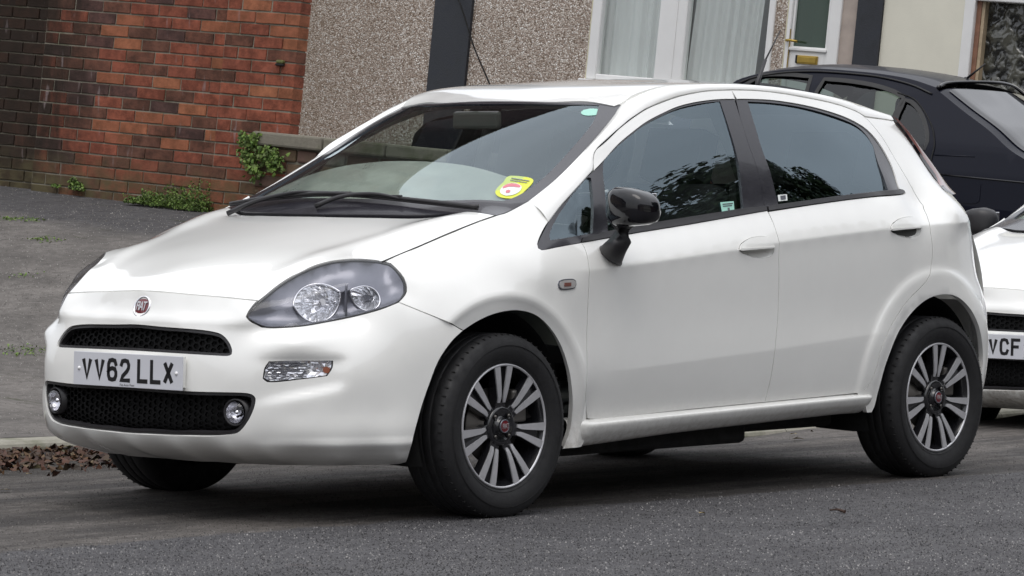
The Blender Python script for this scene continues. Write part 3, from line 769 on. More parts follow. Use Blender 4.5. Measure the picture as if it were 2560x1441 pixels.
def plate(text, c, tilt, parent, name='number_plate', w=.52, h=.111, gap_after=None, bolts=True, yaw=0.0, sub='Fiat Auto Fleet'):
    c = np.array(c, float)
    ex = np.array([math.sin(yaw), -math.cos(yaw), 0]); up = np.array([math.sin(tilt), 0, math.cos(tilt)]); nrm = -np.cross(ex, up)*-1
    nrm = np.cross(ex, up)
    if nrm[0] > 0: nrm = -nrm
    Rm = np.stack([ex, up, nrm], -1)
    b = MB(); b.box(c, (w, h, .004), Rm); o = b.build(name, M_plate, parent, bevel=.0015)
    if text is None: return o
    n = len(text.replace(' ', '')); tot = n*.050+(n-1)*.011+(.033-.011 if ' ' in text else 0)
    x = -tot/2
    for ch in text:
        if ch == ' ': x += .022; continue
        V, F = strokes(ch); P = [c+ex*(x+p[0])+up*(p[1]-.0395)+nrm*.0026 for p in V]
        q = mesh_obj('plate_character', P, F, M_char, o); x += .061
    if bolts:
        for sx in (-1, 1):
            lathe([(.0065, 0), (.006, .003), (.0, .0045)], c+ex*sx*(w/2-.028)+nrm*.002, nrm, M_bolt, 'plate_cap', o, n=16)
    if sub:
        cu = bpy.data.curves.new('plate_lettering', 'FONT'); cu.body = sub; cu.align_x = 'CENTER'; cu.size = .0115
        t = bpy.data.objects.new('plate_lettering', cu); COL.objects.link(t)
        p = c-up*(h/2-.004)+nrm*.0026
        Mx = Matrix(((ex[0], up[0], nrm[0], p[0]), (ex[1], up[1], nrm[1], p[1]), (ex[2], up[2], nrm[2], p[2]), (0, 0, 0, 1)))
        dg = bpy.context.evaluated_depsgraph_get(); dg.update(); me = bpy.data.meshes.new_from_object(t.evaluated_get(dg)); me.transform(Mx); bpy.data.objects.remove(t)
        me.materials.clear(); me.materials.append(M_char); link(bpy.data.objects.new('plate_lettering', me), o)
    return o
plate('VV62 LLX', (-.912, 0, .486), math.radians(1), car)
pb = MB(); pb.box((-.900, 0, .490), (.02, .50, .10)); pb.build('plate_backing', M_white, car)
# --- wings, doors, quarters
SH = SIDE.hits
wing = HL_BACK[::-1][1:]+[(957.8, 653.8), (1060, 611), (1160, 568.6), (1240, 539.4), (1265, 532), (1300, 514), (1327, 499), (1345, 511), (1362, 527), (1380, 545), (1366, 563), (1350, 593), (1344, 611), (1346, 621), (1355, 625), (1400, 616.5), (1453, 607), (1461, 619), (1468.7, 644), (1473.5, 679), (1472, 720), (1470, 760), (1467, 837), (1465.5, 973), (1465.5, 1020)]
wl = np.r_[SH(SEAM[::-1]), SH(wing), [[.470, .302], [.470, .24], [.45, .212]], SH(ARCH_F2[::-1][:-1])]
panel('front_wing', SIDE, wl, M_white, car, step=.024, both=True, creases=CRE, gap=.0017, ang=42)
GAPF = [(1461, 619), (1468.7, 644), (1473.5, 679), (1472, 720), (1470, 760), (1467, 837), (1465.5, 973), (1466, 1027), (1469, 1041), (1480, 1048.6)]
BOTF = [(1581, 1039.6), (1717, 1025), (1912, 1006.5)]
BGAP = [(1918, 527), (1933.5, 559), (1944, 591), (1947, 639), (1947, 720), (1944, 800), (1938, 870), (1928, 940), (1912, 1006.5)]
def handle_shapes(cx, cy, kx, ky):
    """oval pull on a door; centre and half size in pixels"""
    o = [(cx-kx, cy+.10*ky), (cx-.86*kx, cy-.35*ky), (cx-.4*kx, cy-.82*ky), (cx+.15*kx, cy-ky), (cx+.62*kx, cy-.92*ky), (cx+.93*kx, cy-.5*ky), (cx+kx, cy+.12*ky), (cx+.88*kx, cy+.72*ky), (cx+.4*kx, cy+ky), (cx-.1*kx, cy+.93*ky), (cx-.6*kx, cy+.68*ky), (cx-.9*kx, cy+.4*ky)]
    return o
HF = handle_shapes(1891, 619, 45, 28); HR = handle_shapes(2264, 569, 39, 27)
fd = panel('front_door', SIDE, SH(BGAP[:]+BOTF[::-1][1:]+GAPF[::-1]+[(1453, 607), (1522, 595), (1588, 583), (1718, 562), (1851, 538.5)]), M_white, car, holes=[SH(HF)], step=.024, both=True, creases=CRE, gap=.0017, lining=M_trim, ang=40, ang_h=80)
DT = [(1484.7, 428), (1483.3, 395), (1487, 380), (1497, 368), (1536, 333), (1575, 300), (1614, 274), (1653, 257), (1692, 243), (1731, 234), (1771, 228), (1829, 225.5)]
GT = [(1804, 249), (1770.6, 251.8), (1731.6, 258), (1692.5, 268.5), (1653.5, 286), (1614, 307.5), (1575, 337), (1536, 372), (1509, 403)]
ff = panel('window_frame', SIDE, SH(DT+[(1838, 248.5)]+GT+[(1496, 417)]), M_white, None, step=.02, both=True, gap=.0017, ang=40)
BG2 = [(1841, 248), (1852.7, 293.7), (1872, 356), (1891.7, 411), (1903.5, 458), (1911, 508.6), (1915, 515)]
glF = [(1509, 417), (1536, 376), (1575, 341), (1614, 311.5), (1653.5, 290), (1692.5, 272.5), (1731.6, 262), (1770.6, 255.6), (1802, 252.6), (1821, 309), (1841, 375.8), (1852.7, 434), (1862, 522), (1718, 545), (1623, 560), (1522, 577)]
fs = panel('window_surround', SIDE, SH([(1490, 589), (1487.5, 470), (1485, 430), (1496, 418)]+GT[::-1]+[(1838, 248.5)]+BG2[1:]+[(1851, 523), (1718, 544), (1623, 560), (1550, 575)]), M_satin, None, holes=[SH(glF)], off=-.004, step=.02, both=True, gap=.0006, rim=.012, ang=40, ang_h=40)
fg = panel('window_glass', PolyChart(SIDE, SH(glF), 2), SH(glF), M_glassS, None, off=-.010, rim=0, gap=-.003, both=True, step=.03, ang=40)
sa = MB(); sh_ = SH([(1808, 254), (1824, 309), (1844, 375.8), (1856, 434), (1866, 521)]); pp = SIDE.P(sh_[:, 0], sh_[:, 1])
fst = panel('sill_strip', SIDE, SH([(1453, 607), (1522, 595), (1588, 583), (1718, 562), (1851, 538.5), (1916.5, 527), (1914, 515), (1851, 522.5), (1718, 543.5), (1623, 559), (1522, 578), (1490, 586), (1456, 595)]), M_plastic, None, off=.004, rim=.012, both=True, gap=.0005, step=.03)
for A in (ff, fs, fg, fst):
    for o, p in zip(A, fd): o.parent = p
# rear door
RG = [(2142, 984), (2158, 976), (2176, 957), (2191, 920), (2202.5, 875), (2221, 830), (2243.7, 788.7), (2270, 751), (2300, 721), (2318.6, 698.7), (2327, 672), (2331, 640), (2331, 616), (2324.6, 564), (2308, 515), (2282, 474), (2258, 432), (2231.6, 387.5), (2208, 348), (2181, 313), (2161.5, 293), (2141.7, 280), (2102.7, 265), (2063.6, 254.7), (2005, 243), (1946, 233), (1888, 227), (1829, 225.5)]
GT2 = [(1842, 248.5), (1868, 248.5), (1927, 251), (1985.5, 259), (2044, 271.5), (2102.7, 289.5), (2141.7, 307.5), (2169, 326), (2196, 356), (2220, 395), (2235.5, 430), (2249, 473)]
rd = panel('rear_door', SIDE, SH(BGAP[::-1][:-1]), M_white, car) if False else panel('rear_door', SIDE, SH(RG+GT2+[(2260, 477), (2260, 485), (2161, 495), (2044, 510.5), (1921, 529.5)]+BGAP[1:]), M_white, car, holes=[SH(HR)], step=.024, both=True, creases=CRE, gap=.0017, ang=40, ang_h=80)
glR = [(1871, 253), (1927, 256), (1985.5, 263.5), (2044, 276.5), (2102.7, 295), (2141.7, 313), (2167, 336), (2184.7, 364), (2196, 403), (2211, 442), (2222, 474), (2100, 488.5), (1948, 510), (1938.6, 473), (1927, 426.6), (1907, 372), (1888, 309)]
rs = panel('window_surround', SIDE, SH([(1842, 248.5), (1868, 248.5), (1927, 251), (1985.5, 259), (2044, 271.5), (2102.7, 289.5), (2141.7, 307.5), (2169, 326), (2196, 356), (2220, 395), (2235.5, 430), (2249, 474), (2220, 478), (2100, 492), (1966, 510), (1918, 516), (1911, 508.6), (1903.5, 458), (1891.7, 411), (1872, 356), (1852.7, 293.7)]), M_satin, None, holes=[SH(glR)], off=-.004, rim=.012, step=.02, both=True, gap=.0006, ang=40, ang_h=40)
rg = panel('window_glass', PolyChart(SIDE, SH(glR), 2), SH(glR), M_glassR, None, off=-.010, rim=0, gap=-.003, both=True, step=.03)
rst = panel('sill_strip', SIDE, SH([(1921, 528), (2044, 510), (2161, 494.6), (2258, 485), (2259, 478), (2254, 474.8), (2220, 477.5), (2100, 491.5), (1966, 508.6), (1919, 515.5)]), M_plastic, None, off=.004, rim=.012, both=True, gap=.0005, step=.03)
lo_ = SH([(1921, 529.5), (2044, 510.5), (2161, 495), (2260, 485), (2300, 500), (2325, 564), (2331, 620), (2318, 699), (2270, 751), (2221, 830), (2191, 920), (2142, 984), (1912, 1006), (1947, 720), (1940, 580)])
rl = panel('lining', SIDE, lo_, M_trim, None, off=-.016, rim=0, both=True, gap=.01, step=.05)
for A in (rs, rg, rst, rl):
    for o, p in zip(A, rd): o.parent = p
# door pulls
def make_handle(outl, door, cx, cy, kx, ky):
    L = SH(outl); V2, T = fill(smooth_loop(L, .006, 80), [], .008); P = SIDE.P(V2[:, 0], V2[:, 1]); N = SIDE.normal(V2[:, 0], V2[:, 1])
    B = smooth_loop(L, .006, 80); bd = np.linalg.norm(V2[:, None]-B[None], axis=-1).min(1)
    Pb = P-N*(.003+.030*(1-np.exp(-bd/.010)))[:, None]
    fn = np.cross(Pb[T[:, 1]]-Pb[T[:, 0]], Pb[T[:, 2]]-Pb[T[:, 0]]); T = T.copy(); fl = np.sum(fn*N[T[:, 0]], 1) < 0; T[fl] = T[fl][:, ::-1]
    fl_px = [(cx-kx*.97, cy+.12*ky), (cx-.84*kx, cy-.30*ky), (cx-.4*kx, cy-.76*ky), (cx+.15*kx, cy-.92*ky), (cx+.60*kx, cy-.84*ky), (cx+.9*kx, cy-.42*ky), (cx+.98*kx, cy-.10*ky), (cx, cy+.02*ky)]
    fo = panel('door_handle', SIDE, SH(fl_px), M_white, None, off=.005, rim=.012, both=True, gap=0, step=.012, ang=60)
    gp = [(cx-kx*.98, cy+.13*ky), (cx, cy+.02*ky), (cx+.98*kx, cy-.10*ky), (cx+.98*kx, cy+.02*ky), (cx, cy+.15*ky), (cx-kx*.95, cy+.28*ky)]
    gr = panel('handle_grip', SIDE, SH(gp), M_white, None, off=.010, rim=.014, both=True, gap=0, step=.012, ang=30)
    for k, d in enumerate(door):
        sgn = [1, 1, 1] if k == 0 else [1, -1, 1]
        mesh_obj('handle_recess', Pb*sgn, T if k == 0 else T[:, ::-1], M_white, d, smooth=True); fo[k].parent = d; gr[k].parent = d
make_handle(HF, fd, 1891, 619, 45, 28); make_handle(HR, rd, 2264, 569, 39, 27)
# quarter window ahead of the mirror
qg = [(1478, 445), (1482, 480), (1482.5, 583), (1430, 592), (1377, 600.5), (1374, 587), (1386, 557), (1404, 527), (1430, 490), (1466, 447)]
qs = panel('quarter_window', SIDE, SH([(1344, 610), (1346, 620), (1355, 625), (1400, 616.5), (1453, 607), (1456, 595), (1490, 588), (1487.5, 480), (1484.7, 427), (1452.8, 459), (1399.7, 517), (1362, 572.6)]), M_satin, car, holes=[SH(qg)], off=-.001, rim=.012, both=True, gap=.0006, step=.02, ang=40, ang_h=50)
qq = panel('window_glass', SIDE, SH(qg), M_glassS, None, off=-.008, rim=0, both=True, gap=-.003, step=.03, ang=50)
for o, p in zip(qq, qs): o.parent = p
# rear quarter
ARCH_R = [(2187.5, 1013.6), (2198.7, 968.6), (2217, 905), (2240, 845), (2266, 800), (2300, 762.5), (2330, 743.7), (2363.6, 737), (2393.6, 743.7), (2420, 766), (2438.6, 796), (2451.7, 837), (2457, 890), (2453.6, 935), (2450, 957)]
LAMPI = [(2240, 313), (2276, 359), (2308, 408), (2341, 453), (2357, 474), (2378, 486)]
ql = np.r_[SH([(2158, 976), (2176, 957), (2191, 920), (2202.5, 875), (2221, 830), (2243.7, 788.7), (2270, 751), (2300, 721), (2318.6, 698.7), (2327, 672), (2331, 640), (2331, 616), (2324.6, 564), (2308, 515), (2282, 474), (2258, 432), (2231.6, 387.5), (2208, 348), (2181, 313), (2161.5, 293), (2200, 298), (2234, 303)]), SH(LAMPI),
     [[2.95, 1.02], [2.975, .95], [3.0, .85], [3.03, .75], [3.08, .66], [3.10, .58], [3.095, .48], [3.075, .38], [3.03, .30], [2.90, .27]], SH(ARCH_R[::-1]), [[2.118, .262], [2.09, .262], [2.07, .30]], SH([(2142, 984)])]
panel('rear_wing', SIDE, ql, M_white, car, step=.024, both=True, creases=CRE, gap=.0017, ang=42)
# sill
def sill_rails():
    xs = np.array([.395, .42, .445, .49, .7, 1.0, 1.4, 1.9, 2.06, 2.09, 2.14]); zb = np.interp(xs, [.38, 1.05, 1.91, 2.15], [.209, .238, .26, .262]); zt = np.interp(xs, [.486, 1.0, 1.451, 2.016], [.306, .317, .326, .337])
    k = np.clip((xs-.395)/.09, 0, 1)
    R = []
    for t, w0, b in ((0, .73, 0), (.0, .775, 0), (.35, .800, .012), (.62, .808, .020), (.82, .810, .022), (.93, .808, .012), (1.0, .800, 0), (1.06, .775, 0)):
        z = zb+(zt-zb)*t; R.append(np.stack([xs, -(w0+b*k-.030*(1-np.clip((xs-.395)/.05, 0, 1))-.030*(1-np.clip((2.14-xs)/.05, 0, 1))), z], -1))
    return R
loft('side_sill', sill_rails(), M_white, car, nu=60, nv=5, both=True)
# roof, side rails, screen
def xyz(chart, A): return chart.P(A[:, 0], A[:, 1])
roof_half = np.r_[[[.882, 0]], SCR.hits([(1368, 255.5), (1460, 255.8)])*1.0, [[.952, -.515], [.985, -.531], [1.017, -.535], [1.098, -.54], [1.186, -.54], [1.276, -.54], [1.5, -.54], [1.8, -.535], [2.1, -.525], [2.4, -.51], [2.62, -.49], [2.68, -.35], [2.71, 0]]]
panel('roof', ROOF, sym(roof_half), M_white, car, rim=.012, gap=.0015, step=.04, lining=M_roofl, ang=50)
_ra = [(1321, 503.5, .669), (1340, 489, .664), (1389, 449, .650), (1451, 387, .620), (1513, 317, .582), (1545, 276, .553), (1552, 262, .541)]
railA = np.array([list(at_y(u, v, -w)) for u, v, w in _ra]+[(1.017, -.542, 1.414), (1.098, -.544, 1.440), (1.186, -.544, 1.458), (1.276, -.544, 1.468), (1.5, -.542, 1.476), (1.8, -.537, 1.474), (2.1, -.527, 1.458), (2.4, -.512, 1.426), (2.62, -.492, 1.385)])
Bpx = [(1371, 556), (1400, 517), (1453, 458), (1483.5, 424), (1482.5, 395), (1486, 379), (1496, 366.5), (1535, 331.5), (1574, 298.5), (1613, 272.5), (1652, 255.5), (1691, 241.5), (1730, 232.5), (1770, 226.5), (1829, 224), (1888, 225.5), (1946, 231.5), (2005, 241.5), (2063.6, 253), (2102.7, 263.5), (2141.7, 278.5), (2162, 291.5), (2200, 296.5), (2234, 301.5)]
railB = xyz(SIDE, SH(Bpx)); A2 = curve(railA, 90); B2 = resample(railB, 90)
# match by x so that the ribs run straight across
xa = A2[:, 0]; xb = B2[:, 0]
tA = np.linspace(0, 1, 90)
A3 = []
for i in range(90):
    xx = railA[0, 0]+(xb[i]-xb[0])*(railA[-1, 0]-railA[0, 0])/(xb[-1]-xb[0])
    shift = .06*math.exp(-((xx-.9)/.25)**2)
    A3.append([np.interp(xx+shift, xa, A2[:, k]) for k in range(3)])
A3 = np.array(A3)
def railmid(f, bul): 
    m = A3*(1-f)+B2*f; d = B2-A3; nrm = np.cross(np.gradient(m, axis=0), d); nrm /= np.linalg.norm(nrm, axis=1, keepdims=True)+1e-9
    s = np.sign(nrm[:, 2:3]); return m+nrm*s*bul
G = np.array([A3, railmid(.25, .007), railmid(.5, .011), railmid(.78, .008), B2])
G = np.stack([catmull(G[:, i], 5) for i in range(90)], 1)
m_, n_ = G.shape[:2]; V = G.reshape(-1, 3); F = [(i*n_+j, i*n_+j+1, (i+1)*n_+j+1, (i+1)*n_+j) for i in range(m_-1) for j in range(n_-1)]
# turned-in edges
for edge, sg in ((0, -1), (m_-1, 1)):
    row = G[edge]; n0 = len(V); V = np.r_[V, row+np.array([0, .02, -.014])]
    F += [(edge*n_+j, edge*n_+j+1, n0+j+1, n0+j)[::sg] for j in range(n_-1)]
for s in (1, -1):
    mesh_obj('roof_side_rail', V*[1, s, 1], F if s == 1 else [f[::-1] for f in F], M_white, car, smooth=False)
    bpy.data.objects[-1] if False else None
for o in car.children:
    if o.name.startswith('roof_side_rail'):
        me = o.data; nf = (m_-1)*(n_-1); sm = np.zeros(len(me.polygons), bool); sm[:nf] = True; me.polygons.foreach_set('use_smooth', sm)
half = np.r_[[[.878, 0]], SCR.hits([(1368, 256.5), (1460, 257), (1540, 259.5), (1550, 263), (1553, 268), (1513, 317), (1451, 387), (1389, 449), (1327, 499), (1265, 532), (1242, 539)]), [[.105, -.55], [.025, -.40], [-.03, -.2], [-.05, 0]]]
inner = np.r_[[[.855, 0]], SCR.hits([(1368, 261), (1460, 262), (1498, 264), (1480, 310), (1422, 380), (1362, 442), (1300, 487), (1258, 503)]), [[.235, -.53], [.155, -.40], [.095, -.2], [.078, 0]]]
ws = panel('windscreen_surround', SCR, sym(half), M_satin, car, holes=[sym(inner)], rim=.02, gap=.002, step=.03, ang=45, ang_h=45)[0]
panel('windscreen', PolyChart(SCR, sym(inner), 4), sym(inner), M_glassF, ws, off=-.003, rim=0, gap=-.004, step=.03)
# ------------------------------------------------------------------ wheels
def revolve(profile, n=72, y0=0.0):
    V = []; m = len(profile)
    for r, y in profile:
        for k in range(n):
            t = 2*math.pi*k/n; V.append((r*math.cos(t), y+y0, r*math.sin(t)))
    F = [(i*n+k, i*n+(k+1) % n, (i+1)*n+(k+1) % n, (i+1)*n+k) for i in range(m-1) for k in range(n)]
    return V, F
def rmesh(name, profile, mat, parent, n=72, smooth=True):
    V, F = revolve(profile, n); return mesh_obj(name, V, F, mat, parent, smooth=smooth)
def extrude_poly(P2, y0, y1):
    """P2 (x, z) ccw seen from outside (-y): solid between y0 (outer) and y1"""
    n = len(P2); V = [(p[0], y0, p[1]) for p in P2]+[(p[0], y1, p[1]) for p in P2]
    F = [tuple(range(n)), tuple(range(2*n-1, n-1, -1))]+[(i, n+i, n+(i+1) % n, (i+1) % n) for i in range(n)]
    return V, F
def make_wheel(parent, R=.309, RR=.2075, detail=True, W=.185):
    """wheel about the y axis, outer face towards -y at y = 0"""
    e = bpy.data.objects.new('wheel', None); link(e, parent)
    T = [(RR-.004, .008), (RR+.003, .000), (RR+.010, -.004), (RR+.030, -.013), (RR+.055, -.017), (R-.030, -.013), (R-.016, -.006), (R-.0105, -.001), (R-.006, .004), (R-.002, .014)]
    prof = list(T)
    y = .022; g = 4
    for k in range(g):
        y2 = .018+(W-.036)*(k+1)/g
        prof += [(R-.0005, y), (R, y2-.010)]
        if k < g-1: prof += [(R-.001, y2-.008), (R-.008, y2-.007), (R-.008, y2-.002), (R-.001, y2-.001)]
        y = y2
    prof += [(R-.006, W-.004), (R-.02, W+.006), (RR+.03, W+.01), (RR, W)]
    n = 120
    tyre = rmesh('tyre', prof, M_rubber, e, n)
    # shoulder sipes and sidewall ribs
    sp = MB()
    for k in range(64):
        a = 2*math.pi*k/64; c, s_ = math.cos(a), math.sin(a); Rm = np.array([[c, 0, -s_], [0, 1, 0], [s_, 0, c]])
        sp.box(np.array([c*(R-.0065), .012, s_*(R-.0065)]), (.010, .020, .0035), Rm)
    sp.build('sipes', M_black, tyre)['kind'] = 'stuff'
    if not detail: return e
    for rr_, w_ in ((RR+.012, .0014), (RR+.062, .0012)):
        rmesh('sidewall_rib', [(rr_-.002, -.010 if rr_ > .25 else -.003), (rr_, -.0185 if rr_ > .25 else -.0068), (rr_+.002, -.010 if rr_ > .25 else -.003)], M_rubber, tyre, 90)
    rmesh('rim', [(RR+.001, .012), (RR+.001, .000), (RR-.001, -.003), (RR-.005, -.003), (RR-.0075, .001)], M_alloy, e, 90)
    rmesh('rim_barrel', [(RR-.0075, .001), (RR-.012, .012), (RR-.020, .03), (RR-.028, .09), (RR-.02, .15)], M_wheelblk, e, 72)
    # pockets and spider
    sb = MB(); nS = 7
    for k in range(nS):
        a = math.pi/2+2*math.pi*k/nS
        er = np.array([math.cos(a), math.sin(a)]); et = np.array([-er[1], er[0]])
        # dark web behind the pair
        P2 = [er*.055-et*.024, er*.12-et*.019, er*.203-et*.036, er*.203+et*.036, er*.12+et*.019, er*.055+et*.024]
        P2 = [p for p in P2]
        V, F = extrude_poly(P2, .016, .05); sb.add(V, F)
    sb.build('spoke_web', M_wheelblk, e, bevel=.003)
    for k in range(nS):
        a = math.pi/2+2*math.pi*k/nS
        er = np.array([math.cos(a), math.sin(a)]); et = np.array([-er[1], er[0]])
        m = MB()
        for s in (-1, 1):
            # long machined bar: narrow rounded root, wide at the rim
            ctr = [(.078, .0128), (.097, .0130), (.127, .0180), (.165, .0248), (.2025, .0315)]; wd = [.0052, .0080, .0102, .0122, .0138]
            L = []; Rr = []
            for (r, t), w in zip(ctr, wd): L.append(er*r+et*s*(t-w)); Rr.append(er*r+et*s*(t+w))
            L = np.array(catmull(L, 4)); Rr = np.array(catmull(Rr, 4)); nn = len(L)
            rad = np.linspace(0, 1, nn); yy = .012*(1-rad)**1.5-.0015
            V = []
            for i in range(nn):
                V += [(L[i][0], yy[i], L[i][1]), (Rr[i][0], yy[i], Rr[i][1]), (Rr[i][0], yy[i]+.024, Rr[i][1]), (L[i][0], yy[i]+.024, L[i][1])]
            F = []
            for i in range(nn-1):
                for j in range(4): F.append((4*i+j, 4*i+(j+1) % 4, 4*i+4+(j+1) % 4, 4*i+4+j))
            F += [(0, 1, 2, 3), (4*nn-1, 4*nn-2, 4*nn-3, 4*nn-4)]
            if s < 0: F = [f[::-1] for f in F]
            m.add(V, F)
        m.build('spoke', M_alloy, e)
        m2 = MB()
        for s in (-1, 1):
            V = []
            for (r, t), w, q in zip(ctr, wd, range(5)):
                pa = er*r+et*s*(t-w-.0015); pb_ = er*r+et*s*(t+w+.0025); y_ = .012*(1-q/4)**1.5+.003
                V += [(pa[0], y_, pa[1]), (pb_[0], y_, pb_[1]), (pb_[0], y_+.03, pb_[1]), (pa[0], y_+.03, pa[1])]
            F = [(4*i+j, 4*i+(j+1) % 4, 4*i+4+(j+1) % 4, 4*i+4+j) for i in range(4) for j in range(4)]+[(0, 1, 2, 3)]
            m2.add(V, F)
        m2.build('spoke_side', M_wheelblk, e)
    rmesh('hub', [(.068, .03), (.066, .014), (.060, .008), (.050, .010), (.036, .016), (.032, .016), (.029, .006), (.026, .002)], M_wheelblk, e, 48)
    for k in range(4):
        a = math.pi/4+math.pi/2*k; b = MB(); c = np.array([.047*math.cos(a), 0, .047*math.sin(a)])
        lathe([(.0105, .0), (.0105, -.004), (.0075, -.004), (.007, -.012), (0, -.012)], c+[0, .007, 0], (0, -1, 0), M_wheelblk, 'bolt_hole', e, n=14)
        lathe([(.006, .0), (.0055, .004), (0, .004)], c+[0, .010, 0], (0, -1, 0), M_steel, 'wheel_bolt', e, n=8)
    cap = lathe([(.023, .0), (.0235, .004), (.0205, .0065), (.019, .005)], (0, .001, 0), (0, -1, 0), M_hlgrey, 'centre_cap', e, n=32)
    lathe([(.0192, .005), (.012, .0062), (0, .0065)], (0, .001, 0), (0, -1, 0), M_red, 'cap_field', cap, n=32)
    cu = bpy.data.curves.new('cap_lettering', 'FONT'); cu.body = 'FIAT'; cu.align_x = 'CENTER'; cu.align_y = 'CENTER'; cu.size = .02; cu.extrude = .0004
    t = bpy.data.objects.new('cap_lettering', cu); COL.objects.link(t); dg = bpy.context.evaluated_depsgraph_get(); dg.update(); me = bpy.data.meshes.new_from_object(t.evaluated_get(dg)); bpy.data.objects.remove(t)
    me.transform(Matrix(((.8, 0, 0, 0), (0, 0, -1, -.0078), (0, 1.2, 0, 0), (0, 0, 0, 1)))); me.materials.clear(); me.materials.append(M_alloy); link(bpy.data.objects.new('cap_lettering', me), cap)
    rmesh('brake_disc', [(.128, .062), (.128, .055), (.07, .055), (.065, .03), (.0, .03)], M_steel, e, 48)
    cb = MB(); cb.box((.10, .05, .06), (.07, .06, .11), None); cb.build('caliper', M_steel, e, bevel=.008)
    return e
def clone(o, parent):
    c = o.copy(); COL.objects.link(c); c.parent = parent
    for ch in list(o.children): clone(ch, c)
    return c
wc = at_y(1260.5, 1066, -.826); wr = at_y(2345, 993.5, -.826)
def zr(c): return .5*(c+.309)
w0 = make_wheel(car); w0.location = (wc[0], -.826, wc[2]); w0.rotation_euler = (0, math.radians(-1.5), -.015)
for (x, y, z, rz, ry) in ((wr[0], -.826, wr[2], 0, 2.5), (wc[0], .826, wc[2], math.pi-.015, 20), (wr[0], .826, wr[2], math.pi, 40)):
    c = clone(w0, car); c.location = (x, y, z); c.rotation_euler = (0, math.radians(ry), rz)
GROUND_OK = True
# arch liners
for cx, cz in ((.01, .33), (2.49, .335)):
    for s in (-1, 1):
        V = []; F = []; n = 40
        ang = np.linspace(-.42, math.pi+.42, n)
        for i, a in enumerate(ang):
            for r, y in ((.362, .775), (.368, .70), (.355, .52), (.02, .52)):
                zz_ = cz+r*math.sin(a); V.append((cx+r*math.cos(a), s*y, max(zz_, .16)))
        F = [(4*i+j, 4*i+j+1, 4*i+5+j, 4*i+4+j) for i in range(n-1) for j in range(3)]
        mesh_obj('arch_liner', V, F, M_under, car, smooth=True)
ub = MB(); ub.box((.98, 0, .225), (1.10, 1.36, .11)); ub.box((1.80, 0, .255), (.60, 1.30, .10)); ub.box((-.32, 0, .26), (.50, 1.0, .11)); ub.box((1.25, 0, .25), (3.4, 1.0, .10)); ub.build('underbody', M_under, car, bevel=.02); ut = MB(); ut.box((-.36, 0, .222), (.54, .98, .05)); ut.build('tray_light_block', M_under, car, bevel=.012)  # the front tray is added to block light under the bumper
ex = MB(); ex.tube([(1.0, .2, .19), (2.2, .25, .19), (2.9, .3, .21)], .04, 10); ex.box((2.6, .1, .25), (.35, .8, .12)); ex.build('exhaust', M_under, car)
# ------------------------------------------------------------------ door mirror
def superring(c, ex, ey, rx, ry, p=2.6, n=28):
    out = []
    for k in range(n):
        t = 2*math.pi*k/n; ct, st = math.cos(t), math.sin(t)
        out.append(c+ex*rx*np.sign(ct)*abs(ct)**(2/p)+ey*ry*np.sign(st)*abs(st)**(2/p))
    return out
def ringmesh(name, rings, mat, parent, caps=True, smooth=True):
    n = len(rings[0]); V = [p for r in rings for p in r]; m = len(rings)
    F = [(i*n+k, i*n+(k+1) % n, (i+1)*n+(k+1) % n, (i+1)*n+k) for i in range(m-1) for k in range(n)]
    if caps: F += [tuple(range(n))[::-1], tuple((m-1)*n+k for k in range(n))]
    return mesh_obj(name, V, F, mat, parent, smooth=smooth)
mc = at_y(1566, 518, -.945)
for s, dr_ in ((1, fd[0]), (-1, fd[1])):
    c = mc*[1, s, 1]
    root = bpy.data.objects.new('door_mirror', None); link(root, car)
    rings = []
    for y, hx, hz, dz, dx, p in ((.085, .010, .018, .000, .020, 2), (.078, .032, .042, .000, .016, 2.4), (.060, .048, .058, .001, .010, 2.9), (.020, .060, .068, .002, .000, 3.4), (-.030, .061, .065, .000, .000, 3.6), (-.075, .057, .056, -.004, .004, 3.6), (-.100, .048, .044, -.009, .009, 3.2), (-.112, .034, .030, -.012, .014, 2.6), (-.117, .010, .010, -.012, .02, 2)):
        rings.append(superring(c+np.array([dx, y*s, dz]), np.array([1, 0, 0]), np.array([0, 0, 1.0]), hx, hz, p))
    ringmesh('mirror_shell', rings if s > 0 else [r[::-1] for r in rings], M_gloss, root)
    mg = []
    for y, k in ((.07, .8), (-.085, .72)): pass
    gb = MB(); gb.box(c+np.array([.062, -.005*s, 0]), (.004, .15, .095)); gb.build('mirror_glass', M_chrome, root, bevel=.02)
    # neck and foot down to the door skin
    f0 = at_y(1556, 566, -.925)*[1, s, 1]; f1 = at_y(1560, 590, -.915)*[1, s, 1]; f2 = at_y(1543, 616, -.885)*[1, s, 1]; f3 = at_y(1529, 636, -.845)*[1, s, 1]; f4 = at_y(1526, 640, -.815)*[1, s, 1]
    pts = [f0+[0, 0, .02], f0, f1, f2, f3, f4]; rs_ = [(.030, .045), (.028, .040), (.029, .036), (.040, .034), (.050, .040), (.056, .046)]
    rings = []
    for q, (rx, ry) in zip(pts, rs_):
        d = np.array([-.2, .55*s, -.55]); d /= np.linalg.norm(d); exx = np.array([1, 0, -.25]); exx /= np.linalg.norm(exx); eyy = np.cross(d, exx); eyy /= np.linalg.norm(eyy)
        if q is pts[0] or q is pts[1]: eyy = np.array([0, s*1.0, 0.0])
        rings.append(superring(q, exx, eyy, rx, ry, 2.2, 20))
    ringmesh('mirror_stalk', rings if s > 0 else [r[::-1] for r in rings], M_plastic, root)
